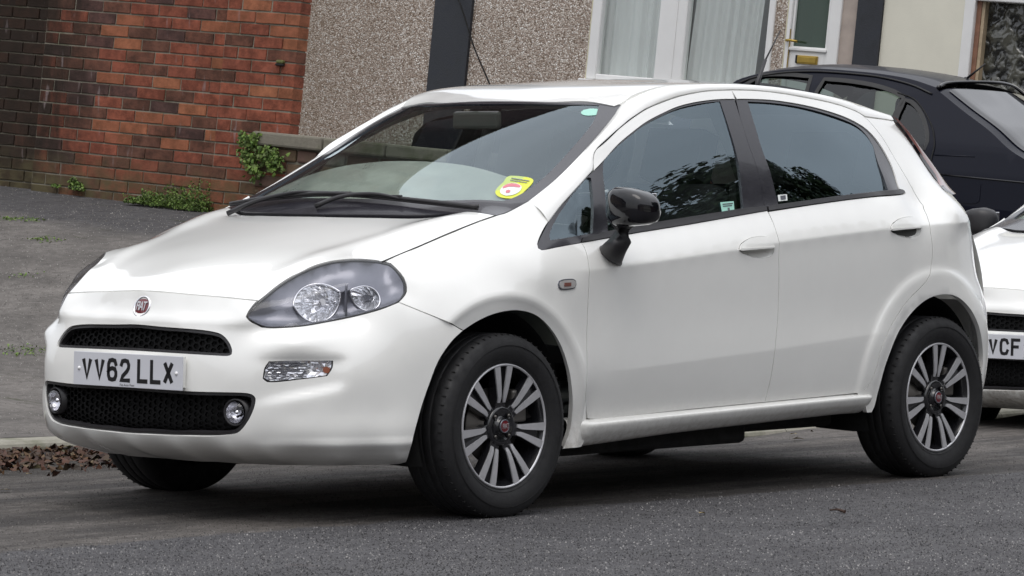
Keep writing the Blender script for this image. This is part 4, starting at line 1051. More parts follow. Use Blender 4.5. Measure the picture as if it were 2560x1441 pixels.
# ------------------------------------------------------------------ side repeaters, stickers
for s in (1, -1):
    L = SIDE.hits([(1394, 711), (1397, 703), (1407, 699), (1430, 698), (1438, 703), (1439, 712), (1435, 721), (1424, 724), (1403, 725), (1396, 720)])
    q = panel('side_repeater', SIDE, L, M_hlgrey, car, off=.004, rim=.01, gap=0, step=.01, both=True)
    q2 = panel('lens', SIDE, offset_loop(smooth_loop(L, .006), .004), M_replens, q[0], off=.006, rim=.004, gap=0, step=.01)
    q3 = panel('amber_stripe', SIDE, SIDE.hits([(1407, 708), (1424, 707), (1424, 716), (1407, 717)]), M_repcore, q[0], off=.008, rim=.002, gap=0, step=.01)
    break
def sticker(name, chart, px_poly, mat, parent, off=-.0055, **k):
    return panel(name, chart, chart.hits(px_poly), mat, parent, off=off, rim=0, gap=0, step=.02, **k)[0]
sticker('sticker', SIDE, [(1803, 505), (1837, 502), (1839, 526), (1808, 531)], M_cyan, fg[0], smooth=False)
sticker('sticker_print', SIDE, [(1808, 509), (1834, 506.5), (1834.5, 509), (1809, 511.5)], M_hlgrey, fg[0], off=-.004, smooth=False)
sticker('sticker_print', SIDE, [(1809, 514), (1832, 511.8), (1832.5, 514), (1810, 516.3)], M_hlgrey, fg[0], off=-.004, smooth=False)
sticker('sticker_print', SIDE, [(1821, 519), (1826, 518.5), (1827, 526), (1822, 526.5)], M_hlgrey, fg[0], off=-.004, smooth=False)
sticker('sticker', SIDE, [(1947, 486.5), (1970, 484.5), (1971.5, 500), (1949, 502)], M_stickw, rg[0], smooth=False)
sticker('sticker_print', SIDE, [(1953, 488.5), (1966, 487.5), (1967, 497.5), (1954, 499)], M_hlgrey, rg[0], off=-.004, smooth=False)
# tax disc holder, toll tag oval
sticker('sticker', SCR, [(1275, 439), (1333, 448), (1309, 480), (1300, 489), (1285, 495), (1262, 495), (1245, 490), (1238, 480), (1244, 468), (1258, 455)], M_yellow, ws, off=-.0015, ang=200)
sticker('tax_disc', SCR, [(1250, 477), (1258, 466), (1272, 459), (1290, 459), (1302, 464), (1304, 470), (1298, 480), (1282, 488), (1265, 490), (1253, 485)], M_stickw, ws, off=.0005)
sticker('tax_disc_print', SCR, [(1257, 468), (1272, 460), (1290, 460.5), (1301, 465), (1300, 470), (1285, 468), (1270, 468), (1258, 473)], M_pink, ws, off=.0015, ang=200)
sticker('tax_disc_print', SCR, [(1264, 478), (1271, 475), (1277, 478), (1273, 483), (1265, 484)], M_pink, ws, off=.0015)
cu = bpy.data.curves.new('tax_disc_lettering', 'FONT'); cu.body = '2015'
bpy.data.curves.remove(cu)
sticker('sticker_print', SCR, [(1279, 445), (1324, 452), (1323, 454), (1278, 447)], M_hlgrey, ws, off=.0005, smooth=False)
sticker('sticker_print', SCR, [(1276, 450), (1318, 456.5), (1317, 458), (1275, 451.5)], M_hlgrey, ws, off=.0005, smooth=False)
sticker('sticker', SCR, [(1452, 280), (1458, 274.5), (1475, 271), (1492, 271.5), (1502, 276), (1500, 282), (1488, 287.5), (1468, 288.5), (1455, 285.5)], M_cyan, ws, off=-.0015)
# pale, half-transparent diffuse veil low on the inside of the glass
_fm, _nt, _out = new_mat('pale_veil_film'); _d = nt_ = _nt.nodes.new('ShaderNodeBsdfDiffuse'); _d.inputs[0].default_value = (.80, .82, .77, 1); _tr = _nt.nodes.new('ShaderNodeBsdfTransparent'); _mx = _nt.nodes.new('ShaderNodeMixShader')
_nt.links.new(ramp(_nt, noise(_nt, worldco(_nt), 5, 5), [(.3, .28), (.7, .40)]), _mx.inputs[0]); _nt.links.new(_tr.outputs[0], _mx.inputs[1]); _nt.links.new(_d.outputs[0], _mx.inputs[2]); _nt.links.new(_mx.outputs[0], _out.inputs[0])
veil_px = [(648, 492), (700, 462), (760, 436), (830, 415), (900, 403), (970, 397), (1040, 397), (1110, 401), (1170, 409), (1230, 424), (1290, 445), (1330, 470), (1310, 484), (1262, 500), (1160, 503), (900, 503), (700, 503)]
panel('pale_veil', SCR, SCR.hits(veil_px), _fm, ws, off=-.010, rim=0, gap=0, step=.03, ang=60)
# ------------------------------------------------------------------ wipers
def scr_pt(u, v, off):
    h = SCR.hit(u, v); return SCR.P(h[:1], h[1:])[0]+SCR.normal(h[:1], h[1:])[0]*off
def scr_ab(a, b, off): A = np.array([a]); B = np.array([b]); return SCR.P(A, B)[0]+SCR.normal(A, B)[0]*off
def wiper(p_blade, p_arm):
    m = MB(); w = bpy.data.objects.new('wiper', None); link(w, car)
    P = curve(p_blade, 24); m.tube(P+[0, 0, .004], .0045, 6); m.tube(P+[0, 0, .012], np.linspace(.006, .009, 24), 6); m.build('wiper_blade', M_plastic, w, smooth=True)
    m = MB(); A = curve(p_arm, 16); m.tube(A, np.linspace(.010, .005, 16), 6); m.build('wiper_arm', M_plastic, w, smooth=True)
    m = MB(); m.box(P[len(P)//2]+[0, 0, .016], (.014, .05, .012)); m.build('blade_clip', M_plastic, w, bevel=.003)
# hidden resting position low on the glass, blades lie across the car
wiper([scr_ab(.125, .575, .008), scr_ab(.085, .35, .010), scr_ab(.07, .10, .010), scr_ab(.07, -.07, .010)], [scr_ab(.00, .46, .012), scr_ab(.05, .36, .026), scr_ab(.075, .2, .030), scr_ab(.08, .07, .022)])
wiper([scr_ab(.075, .08, .012), scr_ab(.07, -.15, .010), scr_ab(.09, -.38, .010), scr_ab(.135, -.60, .010)], [scr_ab(-.01, .02, .012), scr_ab(.04, -.06, .026), scr_ab(.07, -.18, .030), scr_ab(.08, -.30, .022)])
# ------------------------------------------------------------------ rear: lamps, tailgate, aerial
lo3 = at_y(*np.array([(2232, 291), (2255, 316), (2281, 349), (2305, 380), (2329, 409), (2350, 440), (2368, 465), (2379, 482)]).T.astype(float), -.585)
li3 = xyz(SIDE, SIDE.hits([(2238, 309), (2258, 333), (2276, 359), (2292, 383), (2308, 408), (2341, 453), (2357, 474), (2379, 487)]))
for s in (1, -1):
    a = lo3*[1, s, 1]; b = li3*[1, s, 1]
    lm = loft('tail_lamp', [b, .5*(a+b)+np.array([.012, -.012*s, .0]), a], M_tail, car, nu=40, nv=5, flip=(s < 0))[0]
    q0 = b+np.array([.0, -.002*s, .0]); q1 = .8*b+.2*a+np.array([.004, -.006*s, 0])
    loft('lamp_edge', [q0+[0, -.001*s, 0], q1+[0, -.003*s, .0]], M_gloss, lm, nu=30, nv=2, flip=(s < 0))
tg = []
for (x, w, z) in ((2.66, .47, 1.395), (2.76, .55, 1.30), (2.95, .58, 1.10), (3.03, .62, .98), (3.10, .64, .80), (3.14, .64, .62)):
    tg.append(np.array([(x-.02, -w, z), (x+.07, -w*.6, z+.01), (x+.10, 0, z+.012), (x+.07, w*.6, z+.01), (x-.02, w, z)]))
loft('tailgate', tg, M_white, car, nu=40, nv=5, flip=False)
rb = [np.array([(3.0-.0, -.70, z), (3.10+dx, -.55, z), (3.17+dx, -.2, z), (3.17+dx, .2, z), (3.10+dx, .55, z), (3.0, .70, z)]) for z, dx in ((.66, -.03), (.58, .01), (.40, .01), (.26, -.04), (.22, -.12))]
loft('rear_bumper', rb, M_white, car, nu=40, nv=4)
ap = ROOF.P(np.array([2.46]), np.array([0.0]))[0]
am = MB(); tip = ap+np.array([.12, -.0, .33]);
b0 = at_x(1894, 205, 2.40); t0 = at_x(1914, 150, 2.47); t1 = at_x(1951, 76, 2.56)
am.tube([b0-[0, 0, .05], b0, t0], [.012, .009, .006], 8); am.tube([t0, .5*(t0+t1), t1], [.0035, .003, .0022], 6); aer = am.build('roof_aerial', M_plastic, car, smooth=True)
# ------------------------------------------------------------------ cabin
cabin = bpy.data.objects.new('cabin', None); link(cabin, car)
fl = MB(); fl.box((1.3, 0, .30), (2.4, 1.36, .04)); fl.build('floor_carpet', M_trim, cabin)
ds = []
for x, z, w in ((.14, .90, .66), (.22, .985, .67), (.42, .99, .68), (.62, .97, .69), (.72, .90, .69), (.70, .75, .69), (.62, .55, .69)):
    ds.append(np.array([(x+.05, -w, z-.02), (x, -w*.5, z+.005), (x, 0, z+.01), (x, w*.5, z+.02), (x+.05, w, z-.02)]))
loft('dashboard', ds, M_dash, cabin, nu=30, nv=4)
def seat(x, y, w=.48, rear=False):
    e = bpy.data.objects.new('seat', None); link(e, cabin)
    m = MB(); m.box((x, y, .50), (.50, w, .18)); m.build('cushion', M_seat, e, bevel=.06, seg=3)
    a = math.radians(18); Rm = np.array([[math.cos(a), 0, math.sin(a)], [0, 1, 0], [-math.sin(a), 0, math.cos(a)]])
    m = MB(); m.box((x+.31, y, .82), (.13, w, .60), Rm); m.build('backrest', M_seat, e, bevel=.05, seg=3)
    for yy in ([y] if not rear else [y-.36, y+.36]):
        m = MB(); m.box((x+.42, yy, 1.21), (.10, .26, .19), Rm); m.tube([(x+.37, yy-.06, 1.08), (x+.41, yy-.06, 1.18)], .006, 6); m.tube([(x+.37, yy+.06, 1.08), (x+.41, yy+.06, 1.18)], .006, 6); m.build('headrest', M_seat, e, bevel=.035, seg=3)
seat(1.10, -.36); seat(1.10, .36); seat(1.98, 0, 1.24, True)
def torus(c, ax, R_, r, name, mat, parent):
    ax = np.array(ax, float); ax /= np.linalg.norm(ax); a = np.cross(ax, [0, 1, 0]); a /= np.linalg.norm(a); b = np.cross(ax, a)
    P = [np.array(c)+R_*(math.cos(t)*a+math.sin(t)*b) for t in np.linspace(0, 2*math.pi, 37)]; m = MB(); m.tube(P, r, 8, cap=False); return m.build(name, mat, parent, smooth=True)
sw = torus((.83, .36, .93), (-.9, 0, -.42), .18, .014, 'steering_wheel', M_trim, cabin)
m = MB(); m.box((.81, .36, .92), (.04, .14, .12)); m.box((.81, .36, .92), (.02, .34, .03)); m.build('wheel_boss', M_trim, sw, bevel=.01)
m = MB(); m.box((.80, 0, 1.335), (.03, .22, .065)); m.build('rear_view_mirror', M_trim, cabin, bevel=.012)
for s in (-1, 1):
    m = MB(); m.tube([(1.56, s*.71, .95), (1.53, s*.62, 1.2), (1.50, s*.53, 1.40)], .028, 8); m.build('centre_pillar', M_trim, cabin, smooth=True)
    m = MB(); m.tube([(1.50, s*.70, .55), (1.47, s*.67, .9), (1.47, s*.66, 1.12)], .022, 4); m.build('seat_belt', M_seal, cabin)
# ------------------------------------------------------------------ the street: houses stand on a slope, so their uprights lean against the road plane
UPV = np.array([.0606, -.067, 1.0]); UPV /= np.linalg.norm(UPV)
_d = np.array([-.1474, .9863, .075]); _d -= UPV*(_d@UPV); _d /= np.linalg.norm(_d)
ER = -_d                       # along the fronts, towards the right of the picture
EN = np.cross(ER, UPV); EN = EN if EN@CF < 0 else -EN      # out of the fronts, towards the camera
class Plane:
    def __init__(s, P0): s.P0 = np.array(P0, float)
    def hit(s, u, v, off=0.0):
        d = ray(u, v); t = ((s.P0+EN*off-CP)@EN)/(d@EN); p = CP+d*t-s.P0; return np.array([p@ER, p@UPV])
    def hits(s, pts, off=0.0): return np.array([s.hit(u, v, off) for u, v in pts])
    def P(s, a, b, c=0.0): return s.P0+ER*a+UPV*b+EN*c
RF = np.stack([ER, UPV, EN], -1)
def pbox(mb, pl, a0, a1, b0, b1, c0, c1):
    return mb.box(pl.P((a0+a1)/2, (b0+b1)/2, (c0+c1)/2), (abs(a1-a0), abs(b1-b0), abs(c1-c0)), RF)
def prism(mb, pl, poly, c0, c1):
    """poly (a, b) outline extruded between offsets c1 (front) and c0"""
    n = len(poly); V = [pl.P(a, b, c1) for a, b in poly]+[pl.P(a, b, c0) for a, b in poly]
    A = sum(poly[i][0]*poly[(i+1) % n][1]-poly[(i+1) % n][0]*poly[i][1] for i in range(n))
    F = [tuple(range(n)), tuple(range(2*n-1, n-1, -1))]+[(i, n+i, n+(i+1) % n, (i+1) % n) for i in range(n)]
    ccw = (np.cross(ER, UPV)@EN > 0) == (A > 0)
    if not ccw: F = [f[::-1] for f in F]
    return mb.add(V, F)
# ------------------------------------------------------------------ ground
KP = curve(np.array([(-14, 4.2), (-8, 3.75), (-3, 3.3), (-.5, 3.05), (.98, 2.78), (1.42, 2.66), (2.4, 2.28), (3.4, 1.92), (4.3, 1.72), (5.2, 1.68), (9, 1.72), (16, 1.8), (45, 2.2)], float), 400)
def kerb_y(x): return np.interp(x, KP[:, 0], KP[:, 1])
def gut(x): return -.06-.06*np.clip((x-1.4)/3.0, 0, 1)
def road_z(x, y):
    x = np.asarray(x, float); y = np.asarray(y, float); k = kerb_y(x); t = np.clip((y-.95)/(k-.95), 0, 1); return gut(x)*t*t*(3-2*t)
_gp = [(7.21, 9.594, 1.053), (7.195, 9.0, .999), (7.171, 8.416, .945), (7.069, 7.771, .899), (7.3, 11, 1.16), (7.3, 13, 1.25), (7.2, 6.6, .78), (7.6, 5.0, .55), (8.8, 1.9, .16), (8.3, 6.3, .60), (10.3, 2.1, .26), (10.2, 6.5, .66), (14, 3, .45), (14, 8, .7), (20, 4, .6), (20, 14, .9), (24, 8, .75), (4.5, 6.5, .60), (4.2, 9.2, .78), (2.5, 6.5, .42), (0, 7, .40), (-4, 8, .4), (-10, 9, .4), (1, 12, .75), (30, 3, .6), (40, 20, 1.0), (14, 13, .85), (10, 9, .9)]
for x in np.arange(-12, 42, 1.0):
    for e_, dz in ((.14, .085), (.6, .105)): _gp.append((x, kerb_y(x)+e_, float(gut(x))+dz))
_gp = np.array(_gp); _gt = TPS(_gp[:, :2], _gp[:, 2], 1e-3)
def pave_z(x, y): return _gt(x, y)
def grid_mesh(name, X, Y, Z, mat, kind='structure'):
    m, n = X.shape; V = np.stack([X.ravel(), Y.ravel(), Z.ravel()], -1)
    F = [(i*n+j, i*n+j+1, (i+1)*n+j+1, (i+1)*n+j) for i in range(m-1) for j in range(n-1)]
    o = mesh_obj(name, V, [f[::-1] for f in F], mat, smooth=True); o['kind'] = kind; return o
# materials of the ground
def road_material():
    m, nt, out = new_mat('road_asphalt'); b = bsdf(nt, (.06,)*3, .85, spec=.28); co = worldco(nt)
    sp = nt.nodes.new('ShaderNodeSeparateXYZ'); nt.links.new(co, sp.inputs[0])
    st = nt.nodes.new('ShaderNodeMapping'); nt.links.new(co, st.inputs['Vector']); st.inputs['Scale'].default_value = (.55, 3.2, 1); st.inputs['Rotation'].default_value = (0, 0, math.radians(4))
    big = noise(nt, st.outputs[0], 1.1, 7, .62); fine = ramp(nt, noise(nt, co, 15, 9, .86), [(.36, 0), (.64, 1)]); agg = nt.nodes.new('ShaderNodeTexVoronoi'); agg.inputs['Scale'].default_value = 34; nt.links.new(co, agg.inputs['Vector'])
    wob = math_(nt, 'MULTIPLY', math_(nt, 'SUBTRACT', noise(nt, co, 2.3, 6, .65), .5), .34)
    # newer dark carriageway nearer than the line y = -0.93 - 0.06x, old brownish channel beyond it
    line = math_(nt, 'ADD', math_(nt, 'ADD', sp.outputs[1], math_(nt, 'MULTIPLY', sp.outputs[0], .070)), math_(nt, 'ADD', wob, .70))
    sel = math_(nt, 'MULTIPLY', math_(nt, 'ADD', line, .02), 22, True)
    dark = mix(nt, fine, (.034, .033, .036), (.105, .102, .106))
    dark = mix(nt, ramp(nt, noise(nt, co, .9, 6, .65), [(.40, 0), (.62, .55)]), dark, (.10, .097, .10))
    dark = mix(nt, ramp(nt, noise(nt, co, 1.7, 3, .5), [(.70, 0), (.76, .35)]), dark, (.14, .068, .045))
    old = mix(nt, fine, (.055, .049, .044), (.165, .150, .138))
    old = mix(nt, ramp(nt, big, [(.42, 0), (.56, .85)]), old, (.036, .033, .032))
    c = mix(nt, sel, dark, old)
    gy = math_(nt, 'MULTIPLY', math_(nt, 'SUBTRACT', sp.outputs[1], 1.0), .9, True)
    c = mix(nt, gy, c, mix(nt, noise(nt, co, 14, 5), (.018, .016, .015), (.055, .048, .04)))
    spk = ramp(nt, agg.outputs['Distance'], [(.0, 1), (.16, 0)]); spm = math_(nt, 'MULTIPLY', spk, ramp(nt, noise(nt, co, 31, 2), [(.50, 0), (.64, 1)]), True)
    c = mix(nt, spm, c, (.50, .49, .48))
    nt.links.new(c, b.inputs['Base Color'])
    nt.links.new(ramp(nt, noise(nt, co, 3, 5), [(.3, .62), (.7, .9)]), b.inputs['Roughness'])
    h = math_(nt, 'ADD', math_(nt, 'MULTIPLY', agg.outputs['Distance'], .6), fine)
    nt.links.new(bump(nt, h, .55, .006), b.inputs['Normal']); nt.links.new(b.outputs[0], out.inputs[0]); return m
def pave_material():
    m, nt, out = new_mat('pavement_asphalt'); b = bsdf(nt, (.1,)*3, .9, spec=.25); co = worldco(nt)
    sp = nt.nodes.new('ShaderNodeSeparateXYZ'); nt.links.new(co, sp.inputs[0])
    fine = ramp(nt, noise(nt, co, 13, 9, .84), [(.34, 0), (.66, 1)]); mid = noise(nt, co, 2.2, 7, .62)
    c = mix(nt, fine, (.095, .087, .080), (.225, .208, .193)); c = mix(nt, ramp(nt, mid, [(.38, 0), (.65, .6)]), c, (.062, .058, .054))
    # newer dark tarmac strip against the wall
    far = math_(nt, 'ADD', math_(nt, 'SUBTRACT', sp.outputs[0], 5.55), math_(nt, 'MULTIPLY', math_(nt, 'SUBTRACT', noise(nt, co, 1.6, 4), .5), .8))
    c = mix(nt, math_(nt, 'MULTIPLY', far, 3.0, True), c, mix(nt, fine, (.040, .038, .039), (.105, .102, .104)))
    # damp dark edge by the kerb, moss blotches
    st = nt.nodes.new('ShaderNodeMapping'); nt.links.new(co, st.inputs['Vector']); st.inputs['Scale'].default_value = (2.2, .5, 1)
    mo = noise(nt, st.outputs[0], 2.6, 8, .72)
    c = mix(nt, ramp(nt, mo, [(.60, 0), (.68, .75)]), c, (.038, .045, .020))
    nt.links.new(c, b.inputs['Base Color'])
    nt.links.new(bump(nt, fine, .5, .006), b.inputs['Normal']); nt.links.new(b.outputs[0], out.inputs[0]); return m
M_road = road_material(); M_pave = pave_material()
# road sheet: dense near the car, follows the fall to the gutter
xs = np.unique(np.r_[np.linspace(-120, -8, 12), np.arange(-8, 14, .12), np.linspace(14, 160, 14)]); ts = np.r_[np.linspace(0, 1, 40)]
X = np.repeat(xs[:, None], len(ts)+7, 1); Y = np.zeros_like(X)
for i, x in enumerate(xs): Y[i] = np.r_[[-140, -60, -30, -14, -7, -3, -1.4], .2+(kerb_y(x)+.02-.2)*ts]
Zr = road_z(X, Y)
hump = .012*np.exp(-((Y-(kerb_y(X)-.55))/.12)**2)*(1+.7*np.sin(X*3.1)+.5*np.sin(X*7.3+1))
grid_mesh('road', X, Y, Zr+hump*(Y > .9), M_road)
# pavement sheet
vs = np.r_[0, .3, .8, 1.4, 2.0, 2.7, 3.4, 4.2, 5, 5.8, 6.6, 7.5, 8.5, 10, 12, 15, 19, 25, 35, 60, 100]
xs2 = np.unique(np.r_[np.linspace(-60, -8, 8), np.arange(-8, 14, .3), np.linspace(14, 34, 12), np.linspace(34, 120, 6)])
X = np.repeat(xs2[:, None], len(vs), 1); Y = kerb_y(X)+.135+vs[None]
def pz(X, Y):
    Z = pave_z(np.clip(X, -11, 38), np.clip(Y, -1, 22)); return Z
grid_mesh('pavement', X, Y, pz(X, Y), M_pave)
# kerb stones, one by one
def stone_mat(name, lo, hi, moss=.3):
    m, nt, out = new_mat(name); b = bsdf(nt, lo, .88, spec=.25); co = worldco(nt)
    c = mix(nt, noise(nt, co, 26, 6, .7), lo, hi); c = mix(nt, ramp(nt, noise(nt, co, 5, 5, .65), [(.52, 0), (.66, moss)]), c, (.075, .085, .035))
    nt.links.new(c, b.inputs['Base Color']); nt.links.new(bump(nt, noise(nt, co, 60, 5, .7), .5, .006), b.inputs['Normal']); nt.links.new(b.outputs[0], out.inputs[0]); return m
M_kerb = stone_mat('kerb_stone', (.19, .18, .15), (.36, .345, .29), .4)
kerb = bpy.data.objects.new('kerb', None); link(kerb); kerb['kind'] = 'structure'
kd = np.r_[0, np.cumsum(np.linalg.norm(np.diff(KP, axis=0), axis=1))]
s0 = float(np.interp(-2.2, KP[:, 0], kd)); L_ = .915
for k in range(17):
    a, b_ = s0+k*L_+.004, s0+(k+1)*L_-.004; q = np.linspace(a, b_, 5); cx = np.interp(q, kd, KP[:, 0]); cy = np.interp(q, kd, KP[:, 1])
    tx = np.gradient(cx); ty = np.gradient(cy); l = np.hypot(tx, ty); nx, ny = -ty/l, tx/l; z0 = gut(cx); j = random.uniform(-.004, .004)
    prof = [(0, -.10), (0, .052), (.006, .066), (.022, .078), (.145, .088+j), (.148, -.10)]
    V = []; 
    for i in range(5):
        for (o_, h) in prof: V.append((cx[i]+nx[i]*o_, cy[i]+ny[i]*o_, z0[i]+h+j*.5))
    n = len(prof); F = [(i*n+p, i*n+p+1, (i+1)*n+p+1, (i+1)*n+p) for i in range(4) for p in range(n-1)]+[tuple(range(n))[::-1], tuple(4*n+p for p in range(n))]
    mesh_obj('kerbstone', V, F, M_kerb, kerb)
# far stretches of the kerb in one piece each
for (xa, xb) in ((-14, -2.22), (float(np.interp(s0+17*L_+.01, kd, KP[:, 0])), 44)):
    cx = np.linspace(xa, xb, 60); cy = kerb_y(cx); tx = np.gradient(cx); ty = np.gradient(cy); l = np.hypot(tx, ty); nx, ny = -ty/l, tx/l; z0 = gut(cx); V = []
    prof = [(0, -.10), (0, .052), (.022, .078), (.145, .088), (.148, -.10)]
    for i in range(60):
        for (o_, h) in prof: V.append((cx[i]+nx[i]*o_, cy[i]+ny[i]*o_, z0[i]+h))
    n = 5; mesh_obj('kerb_run', V, [(i*n+p, i*n+p+1, (i+1)*n+p+1, (i+1)*n+p) for i in range(59) for p in range(n-1)], M_kerb, kerb)
# ------------------------------------------------------------------ brick wall
BW = Plane(CP+ray(350, 300)*24.0)
def brick_mat(name, c0, c1):
    m, nt, out = new_mat(name); b = bsdf(nt, c0, .9, spec=.2); co = worldco(nt)
    dt = nt.nodes.new('ShaderNodeVectorMath'); dt.operation = 'DOT_PRODUCT'; sub = nt.nodes.new('ShaderNodeVectorMath'); sub.operation = 'SUBTRACT'; sub.inputs[1].default_value = tuple(BW.P0)
    nt.links.new(co, sub.inputs[0]); nt.links.new(sub.outputs[0], dt.inputs[0]); dt.inputs[1].default_value = tuple(ER)
    dh = nt.nodes.new('ShaderNodeVectorMath'); dh.operation = 'DOT_PRODUCT'; nt.links.new(sub.outputs[0], dh.inputs[0]); dh.inputs[1].default_value = tuple(UPV)
    oi = nt.nodes.new('ShaderNodeObjectInfo')
    c = mix(nt, oi.outputs['Random'], c0, c1)
    c = mix(nt, ramp(nt, noise(nt, co, 9, 8, .78), [(.36, 0), (.60, .9)]), c, tuple(x*.45 for x in c0))
    # soot and damp: an uneven stain running down the left of the wall
    sm = nt.nodes.new('ShaderNodeMapping'); nt.links.new(co, sm.inputs['Vector']); sm.inputs['Scale'].default_value = (1, 2.6, .45)
    nse = noise(nt, sm.outputs[0], 1.9, 7, .68)
    st = math_(nt, 'ADD', math_(nt, 'MULTIPLY', math_(nt, 'ADD', dt.outputs['Value'], .38), -1.9), math_(nt, 'MULTIPLY', math_(nt, 'SUBTRACT', nse, .5), 3.2))
    st = math_(nt, 'MULTIPLY', math_(nt, 'ADD', st, .1), 1.0, True)
    c = mix(nt, math_(nt, 'MULTIPLY', st, .86), c, (.020, .016, .012))
    # pale mineral runs and moss near the foot
    c = mix(nt, ramp(nt, noise(nt, sm.outputs[0], 9, 3, .5), [(.66, 0), (.74, .45)]), c, (.30, .25, .25))
    low = math_(nt, 'MULTIPLY', math_(nt, 'ADD', dh.outputs['Value'], .22), -5.0, True)
    c = mix(nt, math_(nt, 'MULTIPLY', low, ramp(nt, noise(nt, co, 8, 5), [(.4, .25), (.62, .9)])), c, (.10, .085, .045))
    nt.links.new(c, b.inputs['Base Color']); nt.links.new(bump(nt, noise(nt, co, 70, 5, .7), .6, .006), b.inputs['Normal']); nt.links.new(b.outputs[0], out.inputs[0]); return m
M_br = [brick_mat('brick_red', (.27, .088, .056), (.35, .112, .066)), brick_mat('brick_orange', (.38, .15, .078), (.31, .108, .064)), brick_mat('brick_brown', (.14, .070, .050), (.215, .088, .058)), brick_mat('brick_purple', (.10, .060, .053), (.15, .073, .060))]
M_mortar = stone_mat('mortar', (.17, .155, .12), (.30, .28, .225), .5)
def brick_mesh(name, l, h, d, mat, seed):
    r = random.Random(seed); b = .003; V = []
    j = lambda s=.0018: r.uniform(-s, s)
    # front face slightly uneven, arrises chipped
    fr = [(-l/2+b, -h/2+b), (-l/4, -h/2+b), (l/4, -h/2+b), (l/2-b, -h/2+b), (l/2-b, h/2-b), (l/4, h/2-b), (-l/4, h/2-b), (-l/2+b, h/2-b)]
    bk = [(-l/2, -h/2), (-l/4, -h/2), (l/4, -h/2), (l/2, -h/2), (l/2, h/2), (l/4, h/2), (-l/4, h/2), (-l/2, h/2)]
    V += [(x+j(), y+j(), j(.0012)) for x, y in fr]; V += [(x+j(.001), y+j(.001), -b) for x, y in bk]; V += [(x, y, -d) for x, y in bk]
    F = [(0, 1, 6, 7), (1, 2, 5, 6), (2, 3, 4, 5)]+[(8+i, 8+(i+1) % 8, (i+1) % 8, i) for i in range(8)]+[(16+i, 16+(i+1) % 8, 8+(i+1) % 8, 8+i) for i in range(8)]
    me = bpy.data.meshes.new(name); me.from_pydata(V, [], F); me.materials.append(mat); me.update(); return me
BM = {}
def get_brick(kind, mi):
    k = (kind, mi, random.randrange(3))
    if k not in BM: BM[k] = brick_mesh('brick', {'s': .217, 'h': .104, 'q': .155}[kind], .066, .05, M_br[mi], hash(k) % 999)
    return BM[k]
def brick_mtx(pl, a, b, c, rot=0.0):
    p = pl.P(a, b, c); cr, sr = math.cos(rot), math.sin(rot)
    ex = ER*cr+UPV*sr; ey = -ER*sr+UPV*cr
    return Matrix(((ex[0], ey[0], EN[0], p[0]), (ex[1], ey[1], EN[1], p[1]), (ex[2], ey[2], EN[2], p[2]), (0, 0, 0, 1)))
wall = thing('brick_wall', 'tall weathered red brick wall, sooty at its left, rising straight from the tarmac pavement', 'brick wall')
aL = BW.hit(92, 300)[0]; aP = BW.hit(553, 300)[0]; aR = aP+.004+.5625; aR2 = aR
b_bot = BW.hit(530, 560)[1]-.15; b_vis = BW.hit(400, -25)[1]
C_ = .0752
PALW = [.44, .15, .29, .12]
def pick(a, b):
    left = np.clip((-.2-a)/.8, 0, 1)
    w = [PALW[0]*(1-left*.7), PALW[1]*(1-left*.75), PALW[2]*(1+left), PALW[3]*(1+2*left)]
    return random.choices(range(4), w)[0]
nb = 0
phase = BW.hit(600, 301)[1] % C_
rows = np.arange(b_bot-(b_bot-phase) % C_, b_vis, C_)
for r_i, b in enumerate(rows):
    # main face
    a = aL+(0 if r_i % 2 else -.1125); k = 0
    while a < aP-.02:
        l = .225
        if r_i % 2 == 0 and k == 0: a = aL; l = .1125
        if a+l > aP+.03: l = .1125
        if a+l > aP+.06: break
        base_b = BW.hit(80+450*np.clip((a-aL)/(aP-aL), 0, 1), 462+68*np.clip((a-aL)/(aP-aL), 0, 1))[1]
        if b > base_b-.10:
            o = bpy.data.objects.new('brick', get_brick('s' if l > .2 else 'h', pick(a+l/2, b))); COL.objects.link(o); o.parent = wall
            o.matrix_local = brick_mtx(BW, a+l/2, b+C_/2, random.uniform(-.003, .004), random.gauss(0, .006)); nb += 1
        a += l; k += 1
    # pier on the right, a little proud: bricks seem larger because it stands nearer
    seq = [('s', .225)]*4 if r_i % 2 else [('h', .1125)]+[('s', .225)]*4
    a = aP+.004
    for kind, l in seq:
        if a > aR-.04: break
        o = bpy.data.objects.new('brick', get_brick(kind, random.choices(range(4), [.6, .25, .15, .0])[0])); COL.objects.link(o); o.parent = wall
        l2 = min(l, aR-a) if a+l > aR else l; o.matrix_local = brick_mtx(BW, a+l2/2, b+C_/2, .055+random.uniform(-.003, .003), random.gauss(0, .007)) @ Matrix.Diagonal((l2/l, 1, 2.1, 1)); nb += 1; a += l
# darker return on the left, set back
for r_i, b in enumerate(rows):
    a = aL-.012; k = 0
    while a > aL-.42:
        l = .225 if (k or r_i % 2) else .1125
        if b > BW.hit(40, 456)[1]-.08:
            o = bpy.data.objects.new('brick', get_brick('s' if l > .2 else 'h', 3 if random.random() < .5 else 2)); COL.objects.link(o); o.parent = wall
            o.matrix_local = brick_mtx(BW, a-l/2, b+C_/2, -.075, random.gauss(0, .006)); nb += 1
        a -= l; k += 1
m = MB(); pbox(m, BW, aL-.45, aR2-.85, b_bot-.4, b_vis+.02, -.75, -.088); pbox(m, BW, aR2-.86, aP, b_bot-.4, b_vis+.02, -.089, -.03)
pbox(m, BW, aL, aP+.004, b_bot-.4, b_vis+.02, -.088, -.0075)
pbox(m, BW, aP+.004, aR2-.008, b_bot-.4, b_vis+.02, -.045, .047); m.build('mortar_bed', M_mortar, wall)
